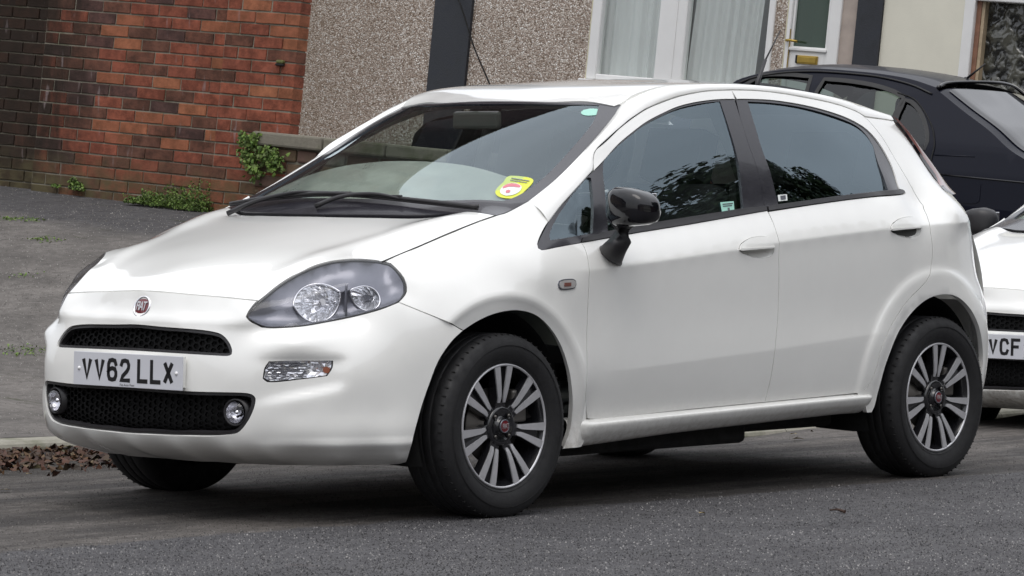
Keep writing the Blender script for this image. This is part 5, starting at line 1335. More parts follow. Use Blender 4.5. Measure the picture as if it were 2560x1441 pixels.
# brickwork above the picture and to the left of it, joined
V, F = [], []; mi_ = []
def add_brick(a, b, c, l):
    n0 = len(V); x0, x1, y0, y1 = a+.005, a+l-.005, b+.005, b+C_-.005
    for (x, y, z) in ((x0, y0, c), (x1, y0, c), (x1, y1, c), (x0, y1, c), (x0, y0, c-.03), (x1, y0, c-.03), (x1, y1, c-.03), (x0, y1, c-.03)): V.append(BW.P(x, y, z))
    F.extend([(n0, n0+1, n0+2, n0+3), (n0, n0+4, n0+5, n0+1), (n0+1, n0+5, n0+6, n0+2), (n0+2, n0+6, n0+7, n0+3), (n0+3, n0+7, n0+4, n0)])
NUP = 118; top_b = rows[-1]+C_+C_*NUP
for r_i in range(NUP):
    b = rows[-1]+C_*(r_i+1); a = aL-4.0-(.1125 if r_i % 2 else 0)
    while a < aR2-.02:
        l = min(.225, aR2-a); add_brick(a, b, .0 if a < aP else .02, l); a += .225
for r_i, b in enumerate(rows):
    a = aL-.44-.225*16-(.1125 if r_i % 2 else 0)
    while a < aL-.46: add_brick(a, b, -.075, .225); a += .225
up = mesh_obj('brickwork', V, F, M_br[3], wall); up['kind'] = 'stuff'
m = MB(); pbox(m, BW, aL-4.2, aR2-2.9, b_vis+.0, top_b, -2.5, -.006); pbox(m, BW, aR2-2.91, aR2-.01, b_vis+.0, top_b, -.045, -.006); pbox(m, BW, aL-4.2, aL-.44, b_bot-.4, b_vis, -.75, -.085); m.build('wall_core', M_mortar, wall)
m = MB(); pbox(m, BW, aL-4.3, aR2+.05, top_b, top_b+.09, -.8, .05); m.build('wall_coping', M_kerb, wall)
# old iron tie end on the pier
c = BW.P(*BW.hit(716, 157), .062); m = MB(); m.box(c, (.055, .022, .03), RF); m.build('iron_bracket', simple('mossy_iron', (.10, .11, .03), .7), wall, bevel=.008)
m = MB(); m.box(c-UPV*.018, (.06, .014, .028), RF); m.build('bracket_foot', M_black, wall, bevel=.004)
# ------------------------------------------------------------------ low garden wall with a stone coping
lw = thing('garden_wall', 'low rubble garden wall with mossy stone coping, running right from the brick pier', 'garden wall')
LW = Plane(BW.P(0, 0, .0)); top = LW.hit(700, 334)[1]; a0 = LW.hit(652, 340)[0]; a1 = LW.hit(1455, 400)[0]
M_cop = stone_mat('coping_stone', (.12, .11, .09), (.27, .25, .20), .65); M_rub = [stone_mat('rubble_a', (.10, .07, .045), (.19, .13, .085), .5), stone_mat('rubble_b', (.20, .19, .165), (.33, .32, .28), .5), stone_mat('rubble_c', (.10, .065, .055), (.16, .10, .075), .25)]
a = a0; k = 0
while a < a1:
    l = random.uniform(.42, .62); m = MB(); pbox(m, LW, a+.004, min(a+l, a1)-.004, top-.085, top+random.uniform(-.004, .004), -.22, .105)
    m.build('coping_stone', M_cop, lw, bevel=.014); a += l
for r_i in range(11):
    b1 = top-.09-r_i*.085; a = a0+.02+(r_i % 2)*-.0
    while a < a1-.03:
        l = random.uniform(.12, .30); l = min(l, a1-a); m = MB(); pbox(m, LW, a+.006, a+l-.006, b1-.078, b1-.003, -.15, .062+random.uniform(-.012, .012))
        if b1 > top-.55: m.build('rubble_stone', random.choice(M_rub), lw, bevel=.012)
        a += l
m = MB(); pbox(m, LW, a0+.01, a1-.01, top-1.25, top-.08, -.2, .045); m.build('mortar_core', M_mortar, lw)
# ------------------------------------------------------------------ houses
FA = Plane(CP+ray(2020, 140)*38.0)
def pebble_mat():
    m, nt, out = new_mat('pebbledash'); b = bsdf(nt, (.3,)*3, .85, spec=.3); co = worldco(nt)
    v = nt.nodes.new('ShaderNodeTexVoronoi'); v.inputs['Scale'].default_value = 66; nt.links.new(co, v.inputs['Vector'])
    hs = nt.nodes.new('ShaderNodeSeparateColor'); nt.links.new(v.outputs['Color'], hs.inputs[0])
    c = ramp(nt, hs.outputs[0], [(.0, (.17, .125, .09)), (.16, (.31, .24, .19)), (.38, (.42, .345, .29)), (.60, (.51, .435, .375)), (.80, (.64, .575, .51)), (1.0, (.88, .85, .80))])
    c = mix(nt, ramp(nt, v.outputs['Distance'], [(.35, 0), (.8, .45)]), c, (.16, .125, .10))
    c = mix(nt, ramp(nt, noise(nt, co, 1.6, 5), [(.4, 0), (.7, .22)]), c, (.20, .155, .115))
    dh = nt.nodes.new('ShaderNodeVectorMath'); dh.operation = 'DOT_PRODUCT'; nt.links.new(co, dh.inputs[0]); dh.inputs[1].default_value = tuple(ER)
    k = float(FA.P(FA.hit(1110, 120)[0], 0)@ER)
    c = mix(nt, math_(nt, 'MULTIPLY', math_(nt, 'SUBTRACT', k, dh.outputs['Value']), .22, True), c, (.145, .10, .06))
    nt.links.new(c, b.inputs['Base Color'])
    nt.links.new(bump(nt, math_(nt, 'SUBTRACT', 1.0, v.outputs['Distance']), .9, .010), b.inputs['Normal']); nt.links.new(b.outputs[0], out.inputs[0]); return m
M_peb = pebble_mat(); M_upvc = simple('white_upvc', (.76, .76, .75), .3, var=.03, vs=6); M_cream = simple('cream_render', (.70, .68, .58), .9, var=.05, vs=3, bmp=.3, bs=90)
M_strip = simple('black_painted_render', (.022, .025, .032), .6, var=.3, vs=7, bmp=.5, bs=60); M_pinkst = simple('pinkish_stone', (.40, .34, .30), .85, var=.18, vs=5, bmp=.3)
M_cream_edge = simple('cream_sealant', (.62, .58, .42), .7); M_brass = simple('brass', (.42, .29, .07), .3, .85)
M_net = None
def net_mat():
    m, nt, out = new_mat('net_curtain'); d = nt.nodes.new('ShaderNodeBsdfDiffuse'); d.inputs[0].default_value = (.91, .91, .91, 1); t = nt.nodes.new('ShaderNodeBsdfTransparent')
    tl = nt.nodes.new('ShaderNodeBsdfTranslucent'); tl.inputs[0].default_value = (.7, .71, .71, 1); a = nt.nodes.new('ShaderNodeMixShader'); a.inputs[0].default_value = .3; nt.links.new(d.outputs[0], a.inputs[1]); nt.links.new(tl.outputs[0], a.inputs[2])
    mx = nt.nodes.new('ShaderNodeMixShader'); mx.inputs[0].default_value = .84; nt.links.new(t.outputs[0], mx.inputs[1]); nt.links.new(a.outputs[0], mx.inputs[2]); nt.links.new(mx.outputs[0], out.inputs[0]); return m
M_net = net_mat(); M_wing = glass('house_glass', (.965, .985, .975), 1.6)
M_room = simple('room_wall', (.30, .28, .24), .9); M_doorg = glass('door_glass', (.30, .42, .34), 1.7, .03, film=.30, filmcol=(.10, .16, .12))
H0 = FA.hit(1500, 760)[1]; HT = FA.hit(1500, 0)[1]+4.4
def A(u, v=120): return FA.hit(u, v)[0]
def Bv(v, u=1600): return FA.hit(u, v)[1]
house = thing('terraced_house', 'pebbledashed terraced house with a white bay-size window and a half-glazed white door', 'house')
# the uprights of the front, in plan (a) coordinates measured half way up the visible strip
aw0, aw1 = A(1476, 95), A(1933, 95)      # window outside edges
ad0, ad1 = A(1968, 70), A(2100, 80)      # door with frame
ac0, ac1 = A(1083, 110), A(1176, 110)    # first black strip
as0, as1 = A(2142, 80), A(2205, 80)      # second black strip
bsill = Bv(199, 1490); 
def slab(m, a0, a1, b0, b1, c0=-.25, c1=0.0): pbox(m, FA, a0, a1, b0, b1, c0, c1)
m = MB(); aleft = A(400); slab(m, aleft, aw0, H0, HT); slab(m, aw0, aw1, H0, bsill); slab(m, aw0, aw1, bsill+2.0, HT); slab(m, aw1, ad0, H0, HT); slab(m, ad0, ad1, bsill+2.2, HT)
m.build('wall', M_peb, house)
m = MB(); slab(m, ad1, as0, H0, HT, -.25, -.01); m.build('door_jamb', M_pinkst, house)
m = MB(); slab(m, ac0, ac1, H0, HT, 0, .045); m.build('painted_band', M_strip, house)
m = MB(); slab(m, as0, as1, H0, HT, -.25, .04); m.build('painted_band', M_strip, house)
win = bpy.data.objects.new('window', None); link(win, house)
def frame_bars(parent, name, bars, mat, c0, c1, bev=.012):
    for q in bars:
        m = MB(); pbox(m, FA, q[0], q[1], q[2], q[3], c0, c1); m.build(name, mat, parent, bevel=bev)
am0, am1 = A(1645, 95), A(1714, 95); ag1 = A(1917, 95); wb = Bv(185.5, 1500)
frame_bars(win, 'window_frame', [(aw0, aw0+.115, bsill, bsill+2.0), (am0, am1, bsill, bsill+2.0), (ag1, aw1, bsill, bsill+2.0), (aw0+.115, am0, bsill, wb), (am1, ag1, bsill, wb), (aw0+.115, am0, bsill+1.9, bsill+2.0), (am1, ag1, bsill+1.9, bsill+2.0)], M_upvc, -.10, .02)
m = MB(); pbox(m, FA, am0+.20, am0+.215, bsill+.01, bsill+1.98, .021, .027); m.build('frame_joint', M_upvc, win)
m = MB(); pbox(m, FA, aw0-.012, aw0-.001, bsill, bsill+2, -.02, .012); m.build('sealant', M_cream_edge, win)
m = MB(); pbox(m, FA, aw0-.05, aw1+.05, bsill-.05, bsill-.003, -.1, .09); m.build('window_sill', M_upvc, win, bevel=.01)
for (x0, x1) in ((aw0+.115, am0), (am1, ag1)):
    m = MB(); pbox(m, FA, x0+.002, x1-.002, wb+.002, bsill+1.898, -.055, -.048); m.build('pane', M_wing, win)
# net curtain in folds
def curtain(x0, x1, b0, b1, c, n, amp, name='net_curtain', tilt=0.0):
    V = []; 
    xs_ = np.linspace(x0, x1, n)
    for k, b in enumerate((b0, (b0+b1)/2, b1)):
        for x in xs_:
            ph = x*38+2*math.sin(x*7.1)+tilt*(b-b0)*3; V.append(FA.P(x+tilt*(b-b0), b, c+amp*math.sin(ph)+amp*.6*math.sin(ph*2.3+1)))
    F = [(k*n+i, k*n+i+1, (k+1)*n+i+1, (k+1)*n+i) for k in range(2) for i in range(n-1)]
    return mesh_obj(name, V, F, M_net, win, smooth=True)
curtain(aw0+.08, am0+.05, wb-.05, bsill+1.95, -.115, 120, .020)
curtain(aw0+.25, am0+.05, wb-.05, bsill+1.95, -.16, 80, .02, tilt=.10)
curtain(am1-.02, ag1-.16, wb-.05, bsill+1.95, -.115, 120, .020, tilt=.04)
m = MB(); pbox(m, FA, aw0-.3, aw1+.3, bsill-.3, bsill+2.2, -2.6, -2.5); pbox(m, FA, aw0-.3, aw0-.2, bsill-.3, bsill+2.2, -2.5, -.26); pbox(m, FA, aw1+.2, aw1+.3, bsill-.3, bsill+2.2, -2.5, -.26); pbox(m, FA, aw0-.3, aw1+.3, bsill-.35, bsill-.3, -2.5, -.26)
m.build('room', M_room, win)
# door
door = bpy.data.objects.new('front_door', None); link(door, house)
db = Bv(560, 2000)
frame_bars(door, 'door_frame', [(ad0, ad0+.045, db, bsill+2.2), (A(2075, 60), ad1, db, bsill+2.2)], M_upvc, -.08, .015)
m = MB(); pbox(m, FA, ad0-.012, ad0-.001, db, bsill+2.2, -.02, .008); m.build('sealant', M_cream_edge, door)
gx0, gx1 = A(1985, 60), A(2067, 60); gb = Bv(118, 2020)
dl0, dl1 = ad0+.047, A(2075, 60)-.004
frame_bars(door, 'door_leaf', [(dl0, gx0, db, bsill+2.15), (gx1, dl1, db, bsill+2.15), (gx0, gx1, db, gb), (gx0, gx1, bsill+2.0, bsill+2.15)], M_upvc, -.07, -.012, .004)
frame_bars(door, 'glazing_bead', [(gx0-.03, gx1+.03, gb-.045, gb-.012)], M_upvc, -.01, .012, .008)
m = MB(); pbox(m, FA, gx0-.004, gx1+.004, gb-.004, bsill+2.0, -.045, -.040); m.build('door_pane', M_doorg, door)
m = MB(); pbox(m, FA, dl0, dl1, db, bsill+2.2, -1.6, -1.5); m.build('hall_wall', M_room, door)
p = FA.hit(1971, 102); m = MB(); pbox(m, FA, p[0]-.022, p[0]+.018, p[1]-.36, p[1]+.12, -.012, .012); hp = m.build('handle_plate', M_brass, door, bevel=.006)
m = MB(); m.tube([FA.P(p[0], p[1], .0), FA.P(p[0], p[1], .05), FA.P(p[0]+.03, p[1]+.004, .055), FA.P(p[0]+.13, p[1]-.004, .055)], .012, 8); m.build('door_handle', M_brass, door, smooth=True)
l0 = FA.hit(1990, 149); l1 = FA.hit(2044, 149); m = MB(); pbox(m, FA, l0[0], l1[0], l0[1]-.04, l0[1]+.045, -.012, .006); lb = m.build('letterbox', M_brass, door, bevel=.005)
m = MB(); pbox(m, FA, l0[0]+.018, l1[0]-.014, l0[1]-.027, l0[1]+.032, .006, .014); m.build('letter_flap', M_brass, lb, bevel=.005)
m = MB(); pbox(m, FA, l0[0]-.004, l0[0]+.016, l0[1]-.036, l0[1]+.044, .004, .010); m.build('letterbox_end', M_black, lb)
# the plain rest of the house: roof slope and side
m = MB(); prism(m, FA, [(aleft, HT), (as1, HT), (as1, HT+.02), (aleft, HT+.02)], -.3, .25); slab(m, aleft, as1, HT, HT+.12, -.2, .3); m.build('eaves', M_upvc, house)
m = MB(); V_ = [FA.P(a, b, c) for a in (aleft, as1) for b, c in ((HT+.12, .35), (HT+2.6, -4.0), (HT+.12, -8.4))]; m.add(V_, [(0, 3, 4, 1), (1, 4, 5, 2), (0, 1, 2), (3, 5, 4)]); m.build('roof', simple('slate', (.06, .062, .07), .6, bmp=.3, bs=20), house)
m = MB(); slab(m, aleft, as1, H0, HT, -8.0, -2.7); m.build('rear_rooms', M_cream, house)
# cream neighbour
house2 = thing('terraced_house', 'cream rendered house beyond the black band, brown framed patterned glass at its right', 'house')
acr = A(2405, 100); af1 = A(2432, 100); aright = A(3100)
m = MB(); slab(m, as1+.003, acr, H0, HT, -.25, .012); slab(m, A(2900), aright, H0, HT, -.25, .012); slab(m, acr, A(2900), bsill+2.0, HT, -.25, .012); m.build('wall', M_cream, house2)
door2 = bpy.data.objects.new('porch_window', None); link(door2, house2)
bt = Bv(6, 2500)
frame_bars(door2, 'window_frame', [(acr+.002, af1, H0, bsill+2.0), (af1, A(2898), bt, bt+.16)], M_upvc, -.10, .03)
M_wood = simple('brown_timber', (.24, .12, .075), .6, var=.3, vs=10); M_wood2 = simple('pale_timber', (.42, .33, .22), .6, var=.2, vs=10)
m = MB(); pbox(m, FA, af1+.002, af1+.05, H0, bt, -.10, -.02); m.build('timber_edge', M_wood, door2)
m = MB(); pbox(m, FA, af1+.052, af1+.085, H0, bt, -.12, -.03); m.build('timber_edge', M_wood2, door2)
def pat_mat():
    m_, nt, out = new_mat('patterned_glass'); b = bsdf(nt, (.02, .022, .02), .16, spec=.8); co = worldco(nt); v = nt.nodes.new('ShaderNodeTexVoronoi'); v.inputs['Scale'].default_value = 9
    w_ = nt.nodes.new('ShaderNodeTexWave'); w_.inputs['Scale'].default_value = 3.2; w_.inputs['Distortion'].default_value = 14; w_.inputs['Detail'].default_value = 3; nt.links.new(co, w_.inputs['Vector']); nt.links.new(co, v.inputs['Vector'])
    h = math_(nt, 'ADD', w_.outputs['Fac'], math_(nt, 'MULTIPLY', v.outputs['Distance'], .8)); nt.links.new(mix(nt, ramp(nt, h, [(.5, 0), (1.1, 1)]), (.012, .013, .012), (.075, .075, .062)), b.inputs['Base Color'])
    nt.links.new(bump(nt, h, .8, .02), b.inputs['Normal']); nt.links.new(b.outputs[0], out.inputs[0]); return m_
m = MB(); pbox(m, FA, af1+.087, A(2898), H0, bt, -.13, -.11); m.build('patterned_pane', pat_mat(), door2)
m = MB(); slab(m, as1+.004, aright, H0, HT, -8.0, -2.7); m.build('rear_rooms', M_cream, house2)
m = MB(); V_ = [FA.P(a, b, c) for a in (as1+.003, aright) for b, c in ((HT+.12, .35), (HT+2.6, -4.0), (HT+.12, -8.4))]; m.add(V_, [(0, 3, 4, 1), (1, 4, 5, 2), (0, 1, 2), (3, 5, 4)]); m.build('roof', M_strip, house2)
# telephone cable drooping across the black band
cb_ = [FA.P(*FA.hit(u, v), .10+.0*u) for u, v in ((1120, -60), (1143, -20), (1160, 5), (1172, 38), (1182, 70), (1195, 112), (1210, 150), (1224, 182), (1237, 212), (1262, 270))]
m = MB(); m.tube(curve(cb_, 40), .0085, 6); tag(m.build('cable', M_black, smooth=True), 'thin black cable hanging in a curve over the black band onto the pebbledash', 'cable')
# ------------------------------------------------------------------ weeds, ivy, leaves
def leaf_mat(name, cols, rough=.6):
    m_, nt, out = new_mat(name); b = bsdf(nt, cols[0], rough, spec=.3); g = nt.nodes.new('ShaderNodeNewGeometry')
    c = ramp(nt, g.outputs['Random Per Island'], [(i/(len(cols)-1), c_) for i, c_ in enumerate(cols)])
    if 'chip' in name:
        # the chips take the stains of the surface they stand in
        nt = m_.node_tree; co = worldco(nt); st = nt.nodes.new('ShaderNodeMapping'); nt.links.new(co, st.inputs['Vector']); st.inputs['Scale'].default_value = (.55, 3.2, 1); st.inputs['Rotation'].default_value = (0, 0, math.radians(4))
        c = mix(nt, 1.0, c, ramp(nt, noise(nt, st.outputs[0], 1.1, 7, .62), [(.42, 1.0), (.60, .62)]), 'MULTIPLY'); c = mix(nt, 1.0, c, ramp(nt, noise(nt, co, 2.1, 6, .65), [(.36, .62), (.62, 1.15)]), 'MULTIPLY')
    nt.links.new(c, b.inputs['Base Color']); nt.links.new(b.outputs[0], out.inputs[0]); return m_
M_weed = leaf_mat('weed_leaf', [(.03, .055, .014), (.09, .16, .03), (.17, .26, .055), (.12, .16, .05), (.05, .08, .02)])
M_dead = leaf_mat('dead_leaf', [(.014, .009, .007), (.045, .02, .013), (.085, .034, .018), (.06, .035, .022), (.028, .022, .016), (.12, .06, .026), (.08, .075, .04)])
M_yleaf = leaf_mat('yellow_leaf', [(.42, .30, .06), (.36, .26, .10)])
M_tree = leaf_mat('tree_leaf', [(.012, .022, .008), (.03, .05, .014), (.05, .075, .02)])
def add_leaf(V, F, p, size, n, rng, curl=.3):
    n = np.array(n, float); n /= np.linalg.norm(n); a = np.cross(n, rng.normal(size=3)); a /= np.linalg.norm(a)+1e-9; b = np.cross(n, a)
    pts = [(-.5, 0, 0), (-.15, .28, 1), (.25, .22, .6), (.55, 0, -.2), (.25, -.22, .6), (-.15, -.28, 1)]; n0 = len(V)
    for x, y, z in pts: V.append(p+size*(a*x+b*y+n*(z*curl*(.5+rng.random()*.8))))
    F += [(n0, n0+1, n0+5), (n0+1, n0+2, n0+4, n0+5), (n0+2, n0+3, n0+4)]
rg_ = np.random.default_rng(11)
def clump(name, pts_fn, n, size, mat, label, cat, kind=None, curl=.3, up=(0, 0, 1), spread=.9):
    V, F = [], []
    for i in range(n):
        p = pts_fn(rg_); nn = np.array(up)+rg_.normal(size=3)*spread; add_leaf(V, F, p, size*(.6+rg_.random()*.8), nn, rg_, curl)
    o = mesh_obj(name, V, F, mat); tag(o, label, cat, kind=kind); return o
def weeds(u0, u1, h0, h1, c0, c1, n, size, label, vb, tri=True):
    def f(r):
        t = r.random(); u = u0+(u1-u0)*t; a, b = BW.hit(u, vb[0]+(vb[1]-vb[0])*t); env = (h0+(h1-h0)*t)*(.65+.35*math.sin(u*.11)+.25*math.sin(u*.31))
        return BW.P(a, b+env*r.random()**1.3, c0+(c1-c0)*r.random())
    return clump('weeds', f, n, size, M_weed, label, 'weeds', curl=.35)
weeds(368, 548, .05, .17, .02, .26, 3600, .017, 'low green weeds spread along the foot of the brick wall by the pier', (510, 533))
weeds(183, 216, .06, .08, .01, .06, 260, .020, 'small tuft of weed at the dark left part of the brick wall foot', (472, 478))
weeds(140, 160, .02, .03, .01, .05, 40, .02, 'tiny sprout of weed at the wall foot beside the pale stone', (468, 470))
def ivy(name, blobs, n, label):
    def f(r):
        u, v, s1, s2 = blobs[r.integers(len(blobs))]; u = u+r.normal()*s1; v = v+r.normal()*s2; a, b = BW.hit(u, v); return BW.P(a, b, .07+.07*r.random())
    return clump(name, f, n, .030, M_weed, label, 'climbing plant', curl=.35, up=EN, spread=.7)
ivy('ivy', [(650, 365, 10, 9), (640, 392, 8, 12), (652, 412, 8, 16), (640, 350, 7, 8), (662, 348, 10, 5), (668, 430, 6, 12)], 420, 'green trailing plant between the brick pier and the coping of the low wall')
ivy('ivy', [(700, 395, 12, 9), (712, 410, 9, 12), (690, 385, 8, 8)], 420, 'smaller trailing plant on the rubble below the coping')
# stone chips standing out of the worn tarmac
def chips(name, xy, zf, lo, hi, mat, label):
    n = len(xy); z = zf(xy[:, 0], xy[:, 1]); r = np.random.default_rng(5); w = lo+(hi-lo)*r.random(n)**2.2; a = r.random(n)*6.28; h = w*(.35+.35*r.random(n))
    V = np.empty((n, 4, 3)); 
    for k in range(3):
        V[:, k, 0] = xy[:, 0]+w*.62*np.cos(a+2.094*k); V[:, k, 1] = xy[:, 1]+w*.62*np.sin(a+2.094*k); V[:, k, 2] = z-.001
    V[:, 3, 0] = xy[:, 0]+w*.2*(r.random(n)-.5); V[:, 3, 1] = xy[:, 1]+w*.2*(r.random(n)-.5); V[:, 3, 2] = z+h
    i = np.arange(n)*4; F = np.stack([np.stack([i, i+1, i+3], -1), np.stack([i+1, i+2, i+3], -1), np.stack([i+2, i, i+3], -1)], 1).reshape(-1, 3)
    me = bpy.data.meshes.new(name); me.vertices.add(4*n); me.vertices.foreach_set('co', V.ravel()); me.loops.add(len(F)*3); me.loops.foreach_set('vertex_index', F.ravel().astype(np.int32)); me.polygons.add(len(F)); me.polygons.foreach_set('loop_start', (np.arange(len(F))*3).astype(np.int32)); me.update(calc_edges=True)
    me.materials.append(mat); o = bpy.data.objects.new(name, me); link(o); tag(o, label, 'stone chips', kind='stuff'); return o
M_chip = leaf_mat('chip_stone', [(.024, .023, .025), (.036, .035, .037), (.058, .056, .059), (.082, .080, .083), (.11, .107, .11), (.155, .151, .15), (.34, .33, .32)], .8)
M_chipb = leaf_mat('chip_stone_brown', [(.05, .045, .041), (.065, .059, .054), (.085, .077, .070), (.11, .10, .092), (.14, .128, .118), (.24, .225, .21)], .85)
r_ = np.random.default_rng(3)
uv = np.stack([r_.random(150000)*2700-70, 1090+r_.random(150000)*370], -1); d_ = ray(uv[:, 0], uv[:, 1]); t_ = (0-CP[2])/d_[:, 2]; P_ = CP+d_*t_[:, None]; P_ = P_[(P_[:, 1] < kerb_y(P_[:, 0])-.05)]
ln_ = P_[:, 1]+.070*P_[:, 0]+.70
q_ = P_[ln_ < .05*r_.normal(size=len(P_))]; chips('road_chippings', q_[r_.random(len(q_)) < .75, :2], road_z, .003, .0086, M_chip, 'dark stone chips standing out of the newer tarmac of the road')
q_ = P_[ln_ >= 0]; chips('road_chippings', q_[r_.random(len(q_)) < .40, :2], road_z, .003, .007, M_chipb, 'brownish stone chips in the worn strip of road under the cars')
uv = np.stack([r_.random(60000)*700-40, 455+r_.random(60000)*690], -1); L_uv = []
d_ = ray(uv[:, 0], uv[:, 1]); tt_ = np.full(len(uv), 18.0)
for _ in range(14):
    P_ = CP+d_*tt_[:, None]; g_ = P_[:, 2]-pz(P_[:, 0], P_[:, 1]); tt_ = np.clip(tt_+g_*9, 13, 27)
ok_ = (np.abs(g_) < .02) & (P_[:, 1] > kerb_y(P_[:, 0])+.2); ok_ &= r_.random(len(ok_)) < .30; chips('pavement_chippings', P_[ok_][:, :2], pz, .004, .009, leaf_mat('pavement_stone', [(.08, .073, .068), (.11, .10, .093), (.14, .13, .12), (.18, .168, .155), (.30, .29, .27)], .85), 'fine stone grain of the sloping grey pavement')
# bits on the pavement
def on_pave(u, v):
    d = ray(u, v); t = np.linspace(13, 26, 900); P = CP+d*t[:, None]; k = np.argmax(P[:, 2] < pz(P[:, 0], P[:, 1])); return P[k]
def on_road(u, v):
    d = ray(u, v); t = np.linspace(9, 22, 2600); P = CP+d*t[:, None]; k = np.argmax(P[:, 2] < road_z(P[:, 0], P[:, 1])); return P[k]
for (u, v, n, sx) in ((20, 548, 120, 26), (85, 552, 60, 18), (100, 600, 50, 14), (20, 880, 90, 30), (80, 878, 70, 25), (60, 690, 30, 12), (130, 604, 26, 9)):
    p0 = on_pave(u, v)
    def f(r, p0=p0, sx=sx):
        q = p0+np.array([r.normal()*.05, 0, 0])+(-ER)*r.normal()*sx/9528*20*1.1; q[2] = float(pz(q[0], q[1]))+.006*r.random(); return q
    clump('moss_tuft', f, n, .014, M_weed, 'flat mossy tufts growing in cracks of the grey pavement', 'moss', kind='stuff', spread=.5)
def kerb_leaf(r):
    x = .35+r.random()**.8*1.45; base = kerb_y(x); off = abs(r.normal())*.33; pile = max(0, .042*(1-off/.6))*np.clip((1.75-x)*2.0, 0.1, 1); return np.array([x-off*.3, base-.03-off, float(road_z(x, base-off))+pile*r.random()+.004])
clump('leaf_litter', kerb_leaf, 3000, .040, M_dead, 'brown dead leaves heaped in the gutter against the kerb', 'leaves', kind='stuff', curl=.55, spread=1.0)
def gut_leaf(r):
    x = 1.8+r.random()*7; base = kerb_y(x); off = abs(r.normal())*.25; return np.array([x, base-.03-off, float(road_z(x, base-off))+.006])
clump('leaf_litter', gut_leaf, 260, .03, M_dead, 'scattered dead leaves along the gutter behind the parked cars', 'leaves', kind='stuff', curl=.3, spread=.35)
for (u, v, s_, mt, lab) in ((1995, 1103, .055, M_yleaf, 'yellow leaf lying in the gutter seen under the parked car'), (1984, 1090, .035, M_yleaf, 'small yellow leaf just behind the larger one under the car'), (1755, 1289, .035, M_yleaf, 'pale yellow leaf on the road in front of the car shadow'), (12, 1232, .05, M_yleaf, 'ochre leaf at the left edge below the leaf heap'), (72, 1211, .03, M_yleaf, 'pale leaf lying on the brown leaf heap')):
    p = on_road(u, v); V, F = [], []; add_leaf(V, F, p+[0, 0, .008+(.03 if u == 72 else 0)], s_, (.1, .1, 1), rg_, .12); tag(mesh_obj('fallen_leaf', V, F, mt), lab, 'leaf', 'single leaves on the road')
p = on_road(2075, 1280); q = on_road(2112, 1284); m = MB(); m.tube([p+[0, 0, .006], .5*(p+q)+[0, 0, .011], q+[0, 0, .006]], [.003, .004, .006], 6); tag(m.build('twig', simple('twig_bark', (.05, .028, .02), .8)), 'thin dark twig lying on the road in front of the rear wheel', 'twig')
for (u, v, s_) in ((297, 490, .018), (305, 518, .012), (153, 466, .02), (313, 500, .014)):
    pass
for (u, v, s_, lab) in ((296, 489, .030, 'white scrap of litter on the tarmac below the brick wall'), (318, 493, .024, 'pale stone chip lying beside the white litter scrap'), (154, 463, .035, 'pale yellow stone at the foot of the sooty wall')):
    p = on_pave(u, v); m = MB(); m.box(p+[0, 0, s_*.3], (s_, s_*1.2, s_*.6)); tag(m.build('litter', M_stickw if s_ == .030 else M_cop, bevel=.006), lab, 'litter' if s_ == .03 else 'stone')
# ------------------------------------------------------------------ trees across the street (behind the photographer's right, mirrored in the side windows)
def tree(x, y, h, w, label, seed):
    r = np.random.default_rng(seed); t = thing('tree', label, 'tree', 'trees across the street', (x, y, 0)); m = MB()
    m.tube([(0, 0, -.1), (.1, .05, h*.25), (-.05, .1, h*.5), (.1, 0, h*.72)], [h*.028, h*.022, h*.015, h*.005], 8)
    for k in range(9):
        a = r.random()*6.28; z = h*(.25+.5*r.random()); L = w*(.18+.17*r.random()); m.tube([(0, 0, z), (L*.5*math.cos(a), L*.5*math.sin(a), z+L*.35), (L*math.cos(a), L*math.sin(a), z+L*.6)], [h*.008, h*.005, h*.002], 5)
    m.build('trunk', simple('bark', (.06, .05, .04), .9), t)
    V, F = [], []; cl = []
    for _ in range(150):
        q = r.normal(size=3); q *= r.random()**.33/np.linalg.norm(q); cl.append((q*np.array([w*.46, w*.46, h*.40])+np.array([0, 0, h*.54]), .45+r.random()*.5))
    for _ in range(40000):
        c, s_ = cl[r.integers(len(cl))]; d = r.normal(size=3); d /= np.linalg.norm(d); add_leaf(V, F, c+d*s_*(r.random()**.5)*1.05, .20, d+[0, 0, .4], r, .2)
    mesh_obj('crown', V, F, M_tree, t)
tree(13.5, -12.0, 10.9, 7.5, 'broad leafy tree across the street, the nearest of the row', 1)
tree(18.5, -11.4, 12.9, 8.5, 'tallest leafy tree across the street, in the middle of the row', 2)
tree(24.0, -11.2, 12.9, 8, 'leafy tree across the street, farthest along the row', 3)

# ------------------------------------------------------------------ the rest of the street, out of the picture: what the cars mirror
def off_house(x0, x1, y0, y1, h, mat, label, face):
    t = thing('terraced_house', label, 'house', 'houses out of the picture'); m = MB(); m.box(((x0+x1)/2, (y0+y1)/2, h/2), (x1-x0, y1-y0, h)); m.build('wall', mat, t)
    m = MB(); r0 = h; r1 = h+2.4; ym = (y0+y1)/2; m.add([(x0-.2, y0-.3, r0), (x1+.2, y0-.3, r0), (x1+.2, ym, r1), (x0-.2, ym, r1), (x0-.2, y1+.3, r0), (x1+.2, y1+.3, r0)], [(0, 1, 2, 3), (3, 2, 5, 4), (0, 3, 4), (1, 5, 2), (0, 4, 5, 1)]); m.build('roof', M_strip, t)
    n = int((x1-x0)/2.6); yf = y1+.03 if face > 0 else y0-.03
    for k in range(n):
        for z in (1.6, 4.6):
            x = x0+(k+.5)*(x1-x0)/n; m = MB(); m.box((x, yf, z), (1.3, .08, 1.5)); f = m.build('window', M_upvc, t); m = MB(); m.box((x, yf+.05*face, z), (1.1, .04, 1.3)); m.build('pane', M_gloss, f)
